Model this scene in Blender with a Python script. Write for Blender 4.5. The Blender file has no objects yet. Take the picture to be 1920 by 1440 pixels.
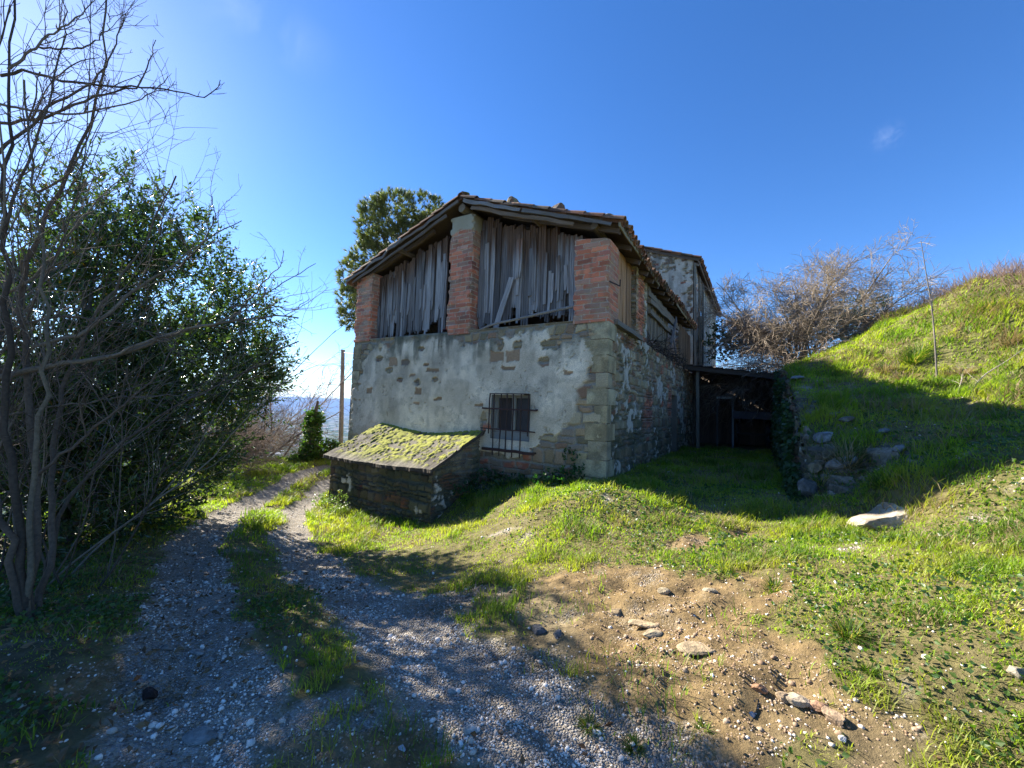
import bpy, math, random
from mathutils import Matrix, Vector
import numpy as np
RNG = np.random.default_rng(11)
random.seed(5)
SC = bpy.context.scene
COL = SC.collection
AR = np.array

# ------------------------------------------------------------------ camera geometry
F = 721.0; PITCH = math.radians(3.73); ROLL = math.radians(2.0)
EYE = AR([0, 0, 1.6])
def ray(x, y):
    dx = (x - 960) / F; dy = (720 - y) / F
    a = dx * math.cos(ROLL) - dy * math.sin(ROLL); b = dx * math.sin(ROLL) + dy * math.cos(ROLL)
    return AR([a, math.cos(PITCH) - b * math.sin(PITCH), math.sin(PITCH) + b * math.cos(PITCH)])
def at(x, y, d):
    r = ray(x, y); return EYE + r * (d / r[1])
BA = math.radians(-32.7)
BX = AR([math.cos(BA), math.sin(BA), 0.0]); BY = AR([-math.sin(BA), math.cos(BA), 0.0])
BC = at(1133, 908, 6.5); BC[2] = 0.0
def loc2w(p):
    p = np.asarray(p, float); return BC + p[..., 0:1] * BX + p[..., 1:2] * BY + p[..., 2:3] * AR([0, 0, 1.0])
def w2loc(x, y):
    dx = x - BC[0]; dy = y - BC[1]
    return dx * BX[0] + dy * BX[1], dx * BY[0] + dy * BY[1]
SUN_AZ = math.radians(-54.2); SUN_EL = math.radians(30.9)
SUN = AR([math.sin(SUN_AZ) * math.cos(SUN_EL), math.cos(SUN_AZ) * math.cos(SUN_EL), math.sin(SUN_EL)])

# ------------------------------------------------------------------ noise
def hsh(a, b=0.0, c=0.0, s=0.0):
    v = np.sin(np.asarray(a, float) * 127.1 + np.asarray(b, float) * 311.7 + np.asarray(c, float) * 74.7 + s * 19.19) * 43758.5453
    return v - np.floor(v)
def vnoise(x, y, z=0.0, s=0.0):
    x = np.asarray(x, float); y = np.asarray(y, float); z = np.asarray(z, float) + 0 * x
    xi = np.floor(x); yi = np.floor(y); zi = np.floor(z)
    fx = x - xi; fy = y - yi; fz = z - zi
    fx = fx * fx * (3 - 2 * fx); fy = fy * fy * (3 - 2 * fy); fz = fz * fz * (3 - 2 * fz)
    r = 0
    for i in (0, 1):
        for j in (0, 1):
            for k in (0, 1):
                r = r + hsh(xi + i, yi + j, zi + k, s) * (fx if i else 1 - fx) * (fy if j else 1 - fy) * (fz if k else 1 - fz)
    return r
def fbm(x, y, z=0.0, o=4, s=0.0):
    r = 0; a = 0.5; t = 0; f = 1.0
    for i in range(o):
        r = r + a * vnoise(x * f, y * f, np.asarray(z) * f, s + i * 3.7); t += a; a *= .5; f *= 2.03
    return r / t
def sstep(a, b, x):
    t = np.clip((x - a) / (b - a), 0, 1); return t * t * (3 - 2 * t)
def lerp(a, b, t):
    a = np.asarray(a, float); b = np.asarray(b, float); t = np.asarray(t)
    return a + (b - a) * t[..., None]
def nrm(v):
    return v / np.maximum(np.linalg.norm(v, axis=-1, keepdims=True), 1e-9)

# ------------------------------------------------------------------ mesh builder
class MB:
    def __init__(s):
        s.v = []; s.f3 = []; s.f4 = []; s.c = []; s.g = []; s.n = 0
    def add(s, v, quads=None, tris=None, col=(.5, .5, .5), g=None):
        v = np.asarray(v, float).reshape(-1, 3)
        col = np.asarray(col, float)
        if col.ndim == 1: col = np.tile(col[:3], (len(v), 1))
        s.v.append(v); s.c.append(col[:, :3]); s.g.append(v if g is None else np.asarray(g, float).reshape(-1, 3))
        if quads is not None and len(quads): s.f4.append(np.asarray(quads, np.int64) + s.n)
        if tris is not None and len(tris): s.f3.append(np.asarray(tris, np.int64) + s.n)
        s.n += len(v)
    def build(s, name, mat, parent=None, smooth=False, off=None):
        me = bpy.data.meshes.new(name)
        v = np.concatenate(s.v); c = np.concatenate(s.c); g = np.concatenate(s.g)
        if parent is not None and off is None: off = OFFS.get(parent.name)
        if off is not None: v = v - np.asarray(off)
        f3 = np.concatenate(s.f3) if s.f3 else np.zeros((0, 3), np.int64)
        f4 = np.concatenate(s.f4) if s.f4 else np.zeros((0, 4), np.int64)
        me.vertices.add(len(v)); me.vertices.foreach_set('co', v.astype(np.float32).ravel())
        nl = f3.size + f4.size
        me.loops.add(nl); me.loops.foreach_set('vertex_index', np.concatenate([f3.ravel(), f4.ravel()]).astype(np.int32))
        st = np.concatenate([np.arange(len(f3)) * 3, len(f3) * 3 + np.arange(len(f4)) * 4]).astype(np.int32)
        me.polygons.add(len(st)); me.polygons.foreach_set('loop_start', st)
        me.polygons.foreach_set('use_smooth', np.full(len(st), smooth, dtype=bool))
        a = me.attributes.new('Col', 'FLOAT_COLOR', 'POINT')
        a.data.foreach_set('color', np.concatenate([c, np.ones((len(c), 1))], 1).astype(np.float32).ravel())
        a = me.attributes.new('G', 'FLOAT_VECTOR', 'POINT'); a.data.foreach_set('vector', g.astype(np.float32).ravel())
        me.update(calc_edges=True); me.validate()
        me.materials.append(mat)
        o = bpy.data.objects.new(name, me); COL.objects.link(o)
        if parent is not None: o.parent = parent
        elif off is not None: o.location = off
        return o
OFFS = {}
def tag(o, label=None, cat=None, group=None, kind=None):
    if label: o['label'] = label
    if cat: o['category'] = cat
    if group: o['group'] = group
    if kind: o['kind'] = kind
    return o
def thing(name, label, cat, loc, group=None, rot=0.0, local=None):
    """Empty at the base of a thing; its children's vertices are given in world (or, with local, in barn) coordinates."""
    o = bpy.data.objects.new(name, None); COL.objects.link(o); o.empty_display_size = .2
    if local is not None:
        o.location = loc2w(AR(local)); o.rotation_euler = (0, 0, BA); OFFS[o.name] = AR(local, float)
    else:
        o.location = loc; OFFS[o.name] = AR(loc, float)
    return tag(o, label, cat, group)

# ------------------------------------------------------------------ materials
def new_mat(name):
    m = bpy.data.materials.new(name); m.use_nodes = True
    nt = m.node_tree; nt.nodes.clear()
    out = nt.nodes.new('ShaderNodeOutputMaterial')
    return m, nt, out
def N(nt, t, **kw):
    n = nt.nodes.new(t)
    for k, v in kw.items():
        if k in n.inputs: n.inputs[k].default_value = v
        else: setattr(n, k, v)
    return n
def colmat(name, rough=.9, scale=40, amt=.35, bump=.3, bdist=.01, stretch=None, transl=0.0, tcol=(1, 1, 1), spec=.3, hue=0.0, metal=0.0, bscale=None):
    m, nt, out = new_mat(name); L = nt.links.new
    at_ = N(nt, 'ShaderNodeAttribute', attribute_name='Col')
    if stretch:
        co = N(nt, 'ShaderNodeAttribute', attribute_name='G')
        mp = N(nt, 'ShaderNodeVectorMath', operation='MULTIPLY'); mp.inputs[1].default_value = stretch
        L(co.outputs['Vector'], mp.inputs[0]); vec = mp.outputs[0]; scale = 1.0
    else:
        co = N(nt, 'ShaderNodeTexCoord'); vec = co.outputs['Object']
    nz = N(nt, 'ShaderNodeTexNoise'); nz.inputs['Scale'].default_value = scale; nz.inputs['Detail'].default_value = 6; nz.inputs['Roughness'].default_value = .65
    L(vec, nz.inputs['Vector'])
    mr = N(nt, 'ShaderNodeMapRange'); mr.inputs[1].default_value = .25; mr.inputs[2].default_value = .75
    mr.inputs[3].default_value = 1 - amt; mr.inputs[4].default_value = 1 + amt
    L(nz.outputs['Fac'], mr.inputs[0])
    mx = N(nt, 'ShaderNodeVectorMath', operation='SCALE'); L(at_.outputs['Color'], mx.inputs[0]); L(mr.outputs[0], mx.inputs['Scale'])
    bs = N(nt, 'ShaderNodeBsdfPrincipled'); bs.inputs['Roughness'].default_value = rough
    bs.inputs['Specular IOR Level'].default_value = spec; bs.inputs['Metallic'].default_value = metal
    L(mx.outputs[0], bs.inputs['Base Color'])
    if bump:
        bp = N(nt, 'ShaderNodeBump'); bp.inputs['Strength'].default_value = bump; bp.inputs['Distance'].default_value = bdist
        L(nz.outputs['Fac'], bp.inputs['Height']); L(bp.outputs[0], bs.inputs['Normal'])
    if transl:
        tr = N(nt, 'ShaderNodeBsdfTranslucent')
        tm = N(nt, 'ShaderNodeVectorMath', operation='MULTIPLY'); tm.inputs[1].default_value = tcol
        L(mx.outputs[0], tm.inputs[0]); L(tm.outputs[0], tr.inputs['Color'])
        ms = N(nt, 'ShaderNodeMixShader'); ms.inputs[0].default_value = transl
        L(bs.outputs[0], ms.inputs[1]); L(tr.outputs[0], ms.inputs[2]); L(ms.outputs[0], out.inputs['Surface'])
    else:
        L(bs.outputs[0], out.inputs['Surface'])
    return m
M_MASON = colmat('masonry', .92, 55, .38, .55, .012)
M_BRICK = colmat('brick', .92, 90, .3, .45, .006)
M_WOOD = colmat('weathered_wood', .85, 1, .55, .7, .008, stretch=(70, 70, 2.6))
M_BARK = colmat('bark', .9, 45, .45, .6, .01)
M_TILE = colmat('roof_tile', .9, 30, .45, .4, .006)
M_MOSS = colmat('mossy_roofing', .95, 70, .5, .9, .012)
M_LAUREL = colmat('laurel_leaf', .27, 12, .25, 0, .01, transl=.28, tcol=(1.5, 2.0, .5), spec=.55)
M_PINE = colmat('pine_needle', .5, 6, .3, 0, transl=.3, tcol=(1.3, 1.5, .6))
M_IVY = colmat('ivy_leaf', .4, 12, .3, 0, transl=.35, tcol=(1.6, 2.2, .4), spec=.4)
M_GRASS = colmat('grass_blade', .5, 3, .35, 0, transl=.5, tcol=(1.9, 2.0, .6), spec=.35)
M_STRAW = colmat('dry_straw', .7, 4, .3, 0, transl=.35, tcol=(1.3, 1.2, .9))
M_PEB = colmat('pebble', .75, 120, .25, .2, .003)
M_ROCK = colmat('rock', .9, 26, .45, .7, .02)
M_IRON = colmat('rusty_iron', .7, 60, .4, .3, .003, metal=.35)
M_PLAIN = colmat('painted', .6, 20, .15, .1, .003)

def ground_material():
    m, nt, out = new_mat('earth'); L = nt.links.new
    at_ = N(nt, 'ShaderNodeAttribute', attribute_name='Col'); ga = N(nt, 'ShaderNodeAttribute', attribute_name='G')
    sp = N(nt, 'ShaderNodeSeparateXYZ'); L(ga.outputs['Vector'], sp.inputs[0])      # x gravel, y grass
    co = N(nt, 'ShaderNodeTexCoord')
    n1 = N(nt, 'ShaderNodeTexNoise'); n1.inputs['Scale'].default_value = 9; n1.inputs['Detail'].default_value = 9; n1.inputs['Roughness'].default_value = .72
    L(co.outputs['Object'], n1.inputs['Vector'])
    mr = N(nt, 'ShaderNodeMapRange'); mr.inputs[1].default_value = .3; mr.inputs[2].default_value = .7; mr.inputs[3].default_value = .5; mr.inputs[4].default_value = 1.45
    L(n1.outputs['Fac'], mr.inputs[0])
    mx = N(nt, 'ShaderNodeVectorMath', operation='SCALE'); L(at_.outputs['Color'], mx.inputs[0]); L(mr.outputs[0], mx.inputs['Scale'])
    vo = N(nt, 'ShaderNodeTexVoronoi'); vo.inputs['Scale'].default_value = 85; L(co.outputs['Object'], vo.inputs['Vector'])
    sv = N(nt, 'ShaderNodeSeparateColor'); L(vo.outputs['Color'], sv.inputs[0])
    gm = N(nt, 'ShaderNodeMapRange'); gm.inputs[3].default_value = .35; gm.inputs[4].default_value = 1.5; L(sv.outputs[0], gm.inputs[0])
    g2 = N(nt, 'ShaderNodeMath', operation='LESS_THAN'); g2.inputs[1].default_value = .55; L(sv.outputs[1], g2.inputs[0])
    g3 = N(nt, 'ShaderNodeMath', operation='MULTIPLY'); L(g2.outputs[0], g3.inputs[0]); L(sp.outputs[0], g3.inputs[1])
    pc = N(nt, 'ShaderNodeVectorMath', operation='SCALE'); pc.inputs[0].default_value = (.46, .44, .41); L(gm.outputs[0], pc.inputs['Scale'])
    mc = N(nt, 'ShaderNodeMix', data_type='RGBA'); L(g3.outputs[0], mc.inputs['Factor']); L(mx.outputs[0], mc.inputs['A']); L(pc.outputs[0], mc.inputs['B'])
    bs = N(nt, 'ShaderNodeBsdfPrincipled'); bs.inputs['Roughness'].default_value = .95; bs.inputs['Specular IOR Level'].default_value = .2
    L(mc.outputs['Result'], bs.inputs['Base Color'])
    iv = N(nt, 'ShaderNodeMath', operation='MULTIPLY_ADD'); L(vo.outputs['Distance'], iv.inputs[0]); L(sp.outputs[0], iv.inputs[1]); L(n1.outputs['Fac'], iv.inputs[2])
    iv2 = N(nt, 'ShaderNodeMath', operation='MULTIPLY'); L(vo.outputs['Distance'], iv2.inputs[0]); iv2.inputs[1].default_value = -1.2
    iv3 = N(nt, 'ShaderNodeMath', operation='MULTIPLY_ADD'); L(iv2.outputs[0], iv3.inputs[0]); L(sp.outputs[0], iv3.inputs[1]); L(n1.outputs['Fac'], iv3.inputs[2])
    bp = N(nt, 'ShaderNodeBump'); bp.inputs['Strength'].default_value = 1.0; bp.inputs['Distance'].default_value = .05
    L(iv3.outputs[0], bp.inputs['Height']); L(bp.outputs[0], bs.inputs['Normal'])
    L(bs.outputs[0], out.inputs['Surface'])
    return m
M_EARTH = ground_material()

# ------------------------------------------------------------------ terrain
def tps_fit(P, lam=.02):
    P = AR(P); n = len(P); d = np.linalg.norm(P[:, None, :2] - P[None, :, :2], axis=2)
    K = np.where(d > 0, d * d * np.log(np.maximum(d, 1e-9)), 0) + lam * np.eye(n)
    A = np.zeros((n + 3, n + 3)); A[:n, :n] = K; A[:n, n] = 1; A[:n, n + 1:] = P[:, :2]; A[n, :n] = 1; A[n + 1:, :n] = P[:, :2].T
    b = np.zeros(n + 3); b[:n] = P[:, 2]
    return P[:, :2], np.linalg.solve(A, b)
def tps_eval(m, x, y):
    C, w = m; sh = np.shape(x); x = np.ravel(x); y = np.ravel(y)
    r = w[-3] + w[-2] * x + w[-1] * y
    for (cx, cy), k in zip(C, w[:-3]):
        d2 = (x - cx) ** 2 + (y - cy) ** 2
        r = r + k * .5 * d2 * np.log(np.maximum(d2, 1e-12))
    return r.reshape(sh)
L_ = lambda *p: tuple(loc2w(AR(p, float)))
PL = [tuple(at(*q)) for q in [(960, 1440, 1.7), (250, 985, 5.6), (380, 910, 9.0), (600, 868, 12), (1100, 935, 5.6), (1655, 980, 4.2),
     (1920, 1200, 2.0), (1920, 1440, 1.65), (1400, 985, 4.7), (800, 1100, 4.0), (450, 980, 6.3)]] + [
     (-3.3, 2.65, .02), (-3.2, 1.4, .1), (-2.0, 1.6, .1), (-3, 0, .1), (-3, -4, .1), (0, -4, .05), (0, 0, 0), (3, -3, .25), (6, 0, 1.0), (-12, 0, 0), (-12, 12, -.6), (-9, 18, -.6), (10, 22, .5), (12, 5, .6),
     L_(-5.4, -1.4, -.6), L_(-2.6, -1.4, -.45), L_(-2.45, -.1, .10), L_(0, 0, .4), L_(-7, 3, -.5), L_(1.3, 4, .47), L_(1.3, 8, .5), L_(1.3, 12, .5), L_(2.7, 0, .5), L_(0, 8, .45)]
TL = tps_fit(PL)
PH = [tuple(at(*q)) for q in [(1655, 980, 4.2), (1920, 1200, 2.0), (1920, 850, 3.75), (1700, 898, 4.26), (1540, 937, 4.72), (1755, 714, 7.5), (1920, 515, 8.5), (1680, 605, 13), (1530, 672, 12), (1920, 1000, 2.9),
      (1800, 560, 10.5)]] + [L_(2.8, .1, .52), L_(2.8, 1.08, 1.2), L_(2.8, 3.18, 2.05), L_(2.8, 5.2, 2.75), L_(2.8, 8, 3.05), L_(2.8, 12, 3.2), (8, 3, 1.95), (14, 8, 4.6), (20, 8, 5.6), (16, 17, 4.9), (12, 22, 3.6), (5, 0, .95), (10, 0, 1.9), (3.0, 2.2, .42), (26, 0, 4), (30, 20, 5)]
TH = tps_fit(PH)
EDGE = AR([(-4.6, -40), (-4.4, 0), (-4.5, 1.5), (-5.0, 3.2), (-6.6, 5.8), (-8.6, 9.0), (-9.3, 11.5), (-8.2, 13.6), (-5, 16), (-2, 22), (0, 40)])
def poly_dist(P, x, y):
    """distance to polyline, side sign (left of direction positive) and arc parameter"""
    best = np.full(np.shape(x), 1e9); sg = np.zeros(np.shape(x)); par = np.zeros(np.shape(x)); acc = 0
    for a, b in zip(P[:-1], P[1:]):
        d = b[:2] - a[:2]; l2 = d @ d
        t = np.clip(((x - a[0]) * d[0] + (y - a[1]) * d[1]) / l2, 0, 1)
        qx = x - a[0] - t * d[0]; qy = y - a[1] - t * d[1]; dd = np.hypot(qx, qy)
        m = dd < best
        sg = np.where(m, np.sign(d[0] * (y - a[1]) - d[1] * (x - a[0])), sg)
        par = np.where(m, acc + t * math.sqrt(l2), par); best = np.where(m, dd, best); acc += math.sqrt(l2)
    return best, sg, par
def zbase(x, y):
    x = np.asarray(x, float); y = np.asarray(y, float)
    rr = np.hypot(x, y - 5); cl = np.minimum(1, 26 / np.maximum(rr, 1e-6))
    xc = x * cl; yc = 5 + (y - 5) * cl
    lx, ly = w2loc(x, y)
    z = tps_eval(TL, xc, yc)
    hi = tps_eval(TH, xc, yc)
    k = sstep(2.60, 2.80, lx) * sstep(-2.2, .1, ly + .35 * np.maximum(lx - 2.7, 0))
    z = z + (np.maximum(hi, z) - z) * k
    d, sg, _ = poly_dist(EDGE, x, y)
    e = np.where(sg > 0, d, 0)
    z = z - .62 * (np.sqrt(e * e + .3) - math.sqrt(.3)) * np.where(e > 0, 1, 0)
    z = z - .5 * np.maximum(rr - 30, 0)
    return np.maximum(z, -203)
def hit(px, py):
    r = ray(px, py); t = np.concatenate([np.arange(.8, 20, .02)]); P = EYE + t[:, None] * r / np.linalg.norm(r) 
    zz = zbase(P[:, 0], P[:, 1]); i = np.argmax(P[:, 2] < zz)
    return P[i] if P[i, 2] < zz[i] else P[-1]
def hits(l): return AR([hit(*p) for p in l])
RUT_L = hits([(560, 893), (500, 925), (430, 962), (380, 1010), (352, 1060), (345, 1130), (352, 1200), (365, 1290), (400, 1400)])
RUT_L = np.vstack([hits([(608, 877)]), RUT_L, [RUT_L[-1] + AR([.1, -1.0, 0])]])
RUT_R = hits([(600, 918), (556, 955), (545, 1010), (590, 1060), (670, 1120), (760, 1180), (840, 1240), (950, 1310), (1080, 1390), (1180, 1438)])
RUT_R = np.vstack([hits([(618, 900)]), RUT_R, [RUT_R[-1] + AR([.5, -.8, 0])]])
def blob(px, py, a, b, ang): p = hit(px, py); return (p[0], p[1], a, b, ang)
SOIL = [blob(1180, 1180, .95, .55, -.2), blob(1280, 1330, .75, .38, -.1), blob(1000, 1215, .45, .3, 0), blob(1120, 1110, .9, .45, 0), blob(700, 1400, .4, .2, 0), blob(1290, 1020, .35, .14, .5), blob(1390, 1000, .3, .12, .6),
        blob(1390, 1240, .5, .4, 0), blob(1330, 1110, .75, .42, 0), blob(1480, 1400, .5, .26, 0), blob(870, 1130, .5, .3, 0), blob(240, 1300, .3, .2, 0)]
GRAV = [blob(800, 1130, .8, .3, -.2), blob(940, 1250, .5, .25, 0), blob(1090, 1400, .5, .25, -.3), blob(650, 1330, .35, .2, 0)]
def blobs(B, x, y):
    r = np.zeros(np.shape(x))
    for (cx, cy, a, b, g) in B:
        dx = x - cx; dy = y - cy; u = (dx * math.cos(g) + dy * math.sin(g)) / a; v = (-dx * math.sin(g) + dy * math.cos(g)) / b
        r = np.maximum(r, 1 - sstep(.55, 1.25, np.hypot(u, v)))
    return r
def masks(x, y):
    n = fbm(x * 1.7, y * 1.7, 0, 5, 3.0); n2 = fbm(x * 6, y * 6, 0, 3, 9.0); n3 = fbm(x * .9, y * .9, 5.0, 3, 4.0)
    dl, _, _ = poly_dist(RUT_L, x, y); dr, _, pr = poly_dist(RUT_R, x, y)
    wr = .22 + .13 * sstep(2.5, 8.5, pr)
    w = (n - .5) * .30 + (n2 - .5) * .22
    rl = 1 - sstep(.8, 1.25, (dl + w) / .27); rt = 1 - sstep(.75, 1.25, (dr + w) / wr)
    soil = np.clip(blobs(SOIL, x, y) * 1.08 + (n - .5) * 2.6 + (n2 - .5) * 1.5, 0, 1)
    soil = sstep(.34, .82, soil) * (blobs(SOIL, x, y) > .02)
    gr = .75 * sstep(.40, .95, blobs(GRAV, x, y) + (n - .5) * 1.5 + (n2 - .5) * 1.6)
    grav = np.clip(np.maximum(np.maximum(rl, rt), gr), 0, 1)
    bare = np.clip(np.maximum(grav, soil), 0, 1)
    grass = 1 - bare
    # thin, worn grass between the ruts and near the camera
    worn = (1 - sstep(2.2, 3.4, y)) * (1 - sstep(1.0, 1.9, x)) * sstep(-2.4, -1.7, x)
    grass = grass * np.clip(1 - .8 * worn * sstep(.42, .58, n3 * .5 + n2 * .5), 0, 1)
    return grass, grav, soil, rl, rt
def zg(x, y, det=True):
    z = zbase(x, y)
    if not det: return z
    lx, ly = w2loc(x, y)
    n = fbm(x * 1.1, y * 1.1, 0, 4, 1.0) - .5; n2 = fbm(x * 5, y * 5, 0, 3, 2.0) - .5
    hill = sstep(2.7, 3.6, lx) * sstep(-1.5, .8, ly)
    z = z + n * (.10 + .46 * hill) + n2 * (.025 + .08 * hill)
    dl, _, _ = poly_dist(RUT_L, x, y); dr, _, _ = poly_dist(RUT_R, x, y)
    z = z - .055 * np.exp(-(dl / .25) ** 2) - .05 * np.exp(-(dr / .3) ** 2)
    so = blobs(SOIL, x, y)
    z = z + so * (.022 * (fbm(x * 17, y * 17, 0, 3, 28.0) - .5) + (fbm(x * 7, y * 7, 0, 3, 8.0) - .5) * .10 - .03 * np.abs(fbm(x * 3, y * 5, 0, 3, 18.0) - .5) * 4)
    mx_, my_ = MOUND
    z = z + .12 * np.exp(-(((x - mx_) / 1.0) ** 2 + ((y - my_) / .5) ** 2))
    z = z + .13 * np.exp(-(((x + 2.7) / .9) ** 2 + ((y - 2.0) / 1.2) ** 2))
    return z
MOUND = hit(1100, 945)[:2]
def gp(px, py):
    p = hit(px, py); p[2] = zg(p[0:1], p[1:2])[0]; return p

def geo(a, n, f): return a * np.cumsum(f ** np.arange(n))
xs = np.concatenate([(-9.5 - geo(.12, 46, 1.14))[::-1], np.arange(-9.5, 8.0, .055), 8.0 + geo(.06, 62, 1.1)])
ys = np.concatenate([(-.6 - geo(.12, 42, 1.16))[::-1], np.arange(-.6, 9.5, .055), 9.5 + geo(.06, 64, 1.1)])
GX, GY = np.meshgrid(xs, ys)
GZ = zg(GX, GY)
gm_, vm_, sm_, rl_, rt_ = masks(GX, GY)
fb = fbm(GX * 2.3, GY * 2.3, 0, 4, 21.0); fb2 = fbm(GX * .7, GY * .7, 0, 3, 31.0)
soilc = lerp((.135, .102, .052), (.31, .245, .135), fb); soilc = lerp(soilc, (.21, .14, .06), sstep(.5, .7, fb2) * .8)
gravc = lerp((.31, .245, .165), (.56, .48, .37), fb)
grasc = lerp((.11, .10, .035), (.19, .155, .07), fb)
hillm = sstep(3.0, 7, w2loc(GX, GY)[0]); grasc = lerp(grasc, (.14, .15, .04), hillm * .7)
bankm = (1 - sstep(-2.2, -1.5, GX)) * (1 - sstep(2.6, 3.4, GY)); grasc = lerp(grasc, (.10, .085, .045), bankm * sstep(.5, .65, fb))
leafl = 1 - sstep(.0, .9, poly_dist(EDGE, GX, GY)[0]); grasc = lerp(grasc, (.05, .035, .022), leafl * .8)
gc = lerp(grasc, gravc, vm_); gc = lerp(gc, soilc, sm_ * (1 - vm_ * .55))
ny, nx = GX.shape
idx = np.arange(nx * ny).reshape(ny, nx)
q = np.stack([idx[:-1, :-1], idx[:-1, 1:], idx[1:, 1:], idx[1:, :-1]], -1).reshape(-1, 4)
fx = (GX[:-1, :-1] + GX[1:, 1:]).ravel() / 2; fy = (GY[:-1, :-1] + GY[1:, 1:]).ravel() / 2
fgrav = (vm_[:-1, :-1].ravel() > .5); near = (np.abs(fx) < 9) & (fy < 14) & (fy > -3)
fsoil = (sm_[:-1, :-1].ravel() > .5) & ~fgrav
V = np.stack([GX.ravel(), GY.ravel(), GZ.ravel()], 1); CC = gc.reshape(-1, 3)
Gv = np.stack([np.clip(vm_ * .75, 0, 1).ravel(), gm_.ravel(), sm_.ravel()], 1)
def sub_mesh(name, sel, label, cat, kind='structure'):
    qq = q[sel]; used = np.unique(qq); rm = np.full(len(V), -1); rm[used] = np.arange(len(used))
    b = MB(); b.add(V[used], quads=rm[qq], col=CC[used], g=Gv[used])
    o = b.build(name, M_EARTH, smooth=True)
    return tag(o, label, cat, kind=kind)
gsel = fgrav & near; ssel = fsoil & near
# what lies under the buildings need not be drawn any differently: one sheet
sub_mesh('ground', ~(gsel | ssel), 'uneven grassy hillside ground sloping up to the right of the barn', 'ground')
sub_mesh('gravel_track', gsel, 'pale gravel wheel tracks curving past the stone barn', 'track')
sub_mesh('bare_soil', ssel, 'patch of orange brown bare soil in front of the grass', 'soil')

# ------------------------------------------------------------------ far country
def valley_material():
    m, nt, out = new_mat('valley_land'); Lk = nt.links.new
    co = N(nt, 'ShaderNodeTexCoord')
    mp = N(nt, 'ShaderNodeVectorMath', operation='MULTIPLY'); mp.inputs[1].default_value = (.0045, .0045, 0); Lk(co.outputs['Object'], mp.inputs[0])
    vo = N(nt, 'ShaderNodeTexVoronoi'); vo.inputs['Scale'].default_value = 1.0; Lk(mp.outputs[0], vo.inputs['Vector'])
    sc = N(nt, 'ShaderNodeSeparateColor'); Lk(vo.outputs['Color'], sc.inputs[0])
    rp = N(nt, 'ShaderNodeValToRGB'); e = rp.color_ramp.elements; e[0].color = (.03, .06, .025, 1); e[1].color = (.13, .14, .07, 1); Lk(sc.outputs[0], rp.inputs[0])
    v2 = N(nt, 'ShaderNodeTexVoronoi'); v2.inputs['Scale'].default_value = 5.0; Lk(mp.outputs[0], v2.inputs['Vector'])
    s2 = N(nt, 'ShaderNodeSeparateColor'); Lk(v2.outputs['Color'], s2.inputs[0])
    gt = N(nt, 'ShaderNodeMath', operation='GREATER_THAN'); gt.inputs[1].default_value = .80; Lk(s2.outputs[1], gt.inputs[0])
    mc = N(nt, 'ShaderNodeMix', data_type='RGBA'); mc.inputs['B'].default_value = (.26, .26, .26, 1); Lk(gt.outputs[0], mc.inputs['Factor']); Lk(rp.outputs[0], mc.inputs['A'])
    bs = N(nt, 'ShaderNodeBsdfPrincipled'); bs.inputs['Roughness'].default_value = 1; bs.inputs['Specular IOR Level'].default_value = 0; Lk(mc.outputs['Result'], bs.inputs['Base Color'])
    Lk(bs.outputs[0], out.inputs['Surface']); return m
b = MB(); S = 15500
gxx, gyy = np.meshgrid(np.linspace(-S, S, 40), np.linspace(-S, S, 40)); ii = np.arange(1600).reshape(40, 40)
b.add(np.stack([gxx.ravel(), gyy.ravel(), np.full(1600, -200.0)], 1), quads=np.stack([ii[:-1, :-1], ii[:-1, 1:], ii[1:, 1:], ii[1:, :-1]], -1).reshape(-1, 4))
tag(b.build('valley_plain', valley_material()), 'hazy blue plain dotted with pale houses far below', 'plain', kind='structure')
M_HILL = colmat('far_wood', .95, .01, .3, 0)
for j, (dist, amp, base, sd) in enumerate([(12500, 190, 60, 1.0), (13600, 240, 90, 7.0)]):
    b = MB(); az = np.radians(np.linspace(-75, 75, 400)); ht = base + amp * fbm(az * 16, 0 * az, 0, 5, sd) ** 1.5
    rows = []
    for dr, hk in ((-1500, 0), (-900, .35), (-400, .75), (0, 1), (500, .6), (1200, 0)):
        rr = dist + dr; rows.append(np.stack([np.sin(az) * rr, np.cos(az) * rr, -204 + (204 + ht * .75) * hk], 1))
    P = np.concatenate(rows); ii = np.arange(len(P)).reshape(6, 400)
    b.add(P, quads=np.stack([ii[:-1, :-1], ii[:-1, 1:], ii[1:, 1:], ii[1:, :-1]], -1).reshape(-1, 4), col=(.035, .06, .03))
    tag(b.build('hills', M_HILL, smooth=True), ['low blue ridge of hills at the far edge of the plain', 'higher pale blue ridge just behind the low one'][j], 'hills', kind='structure')

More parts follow.
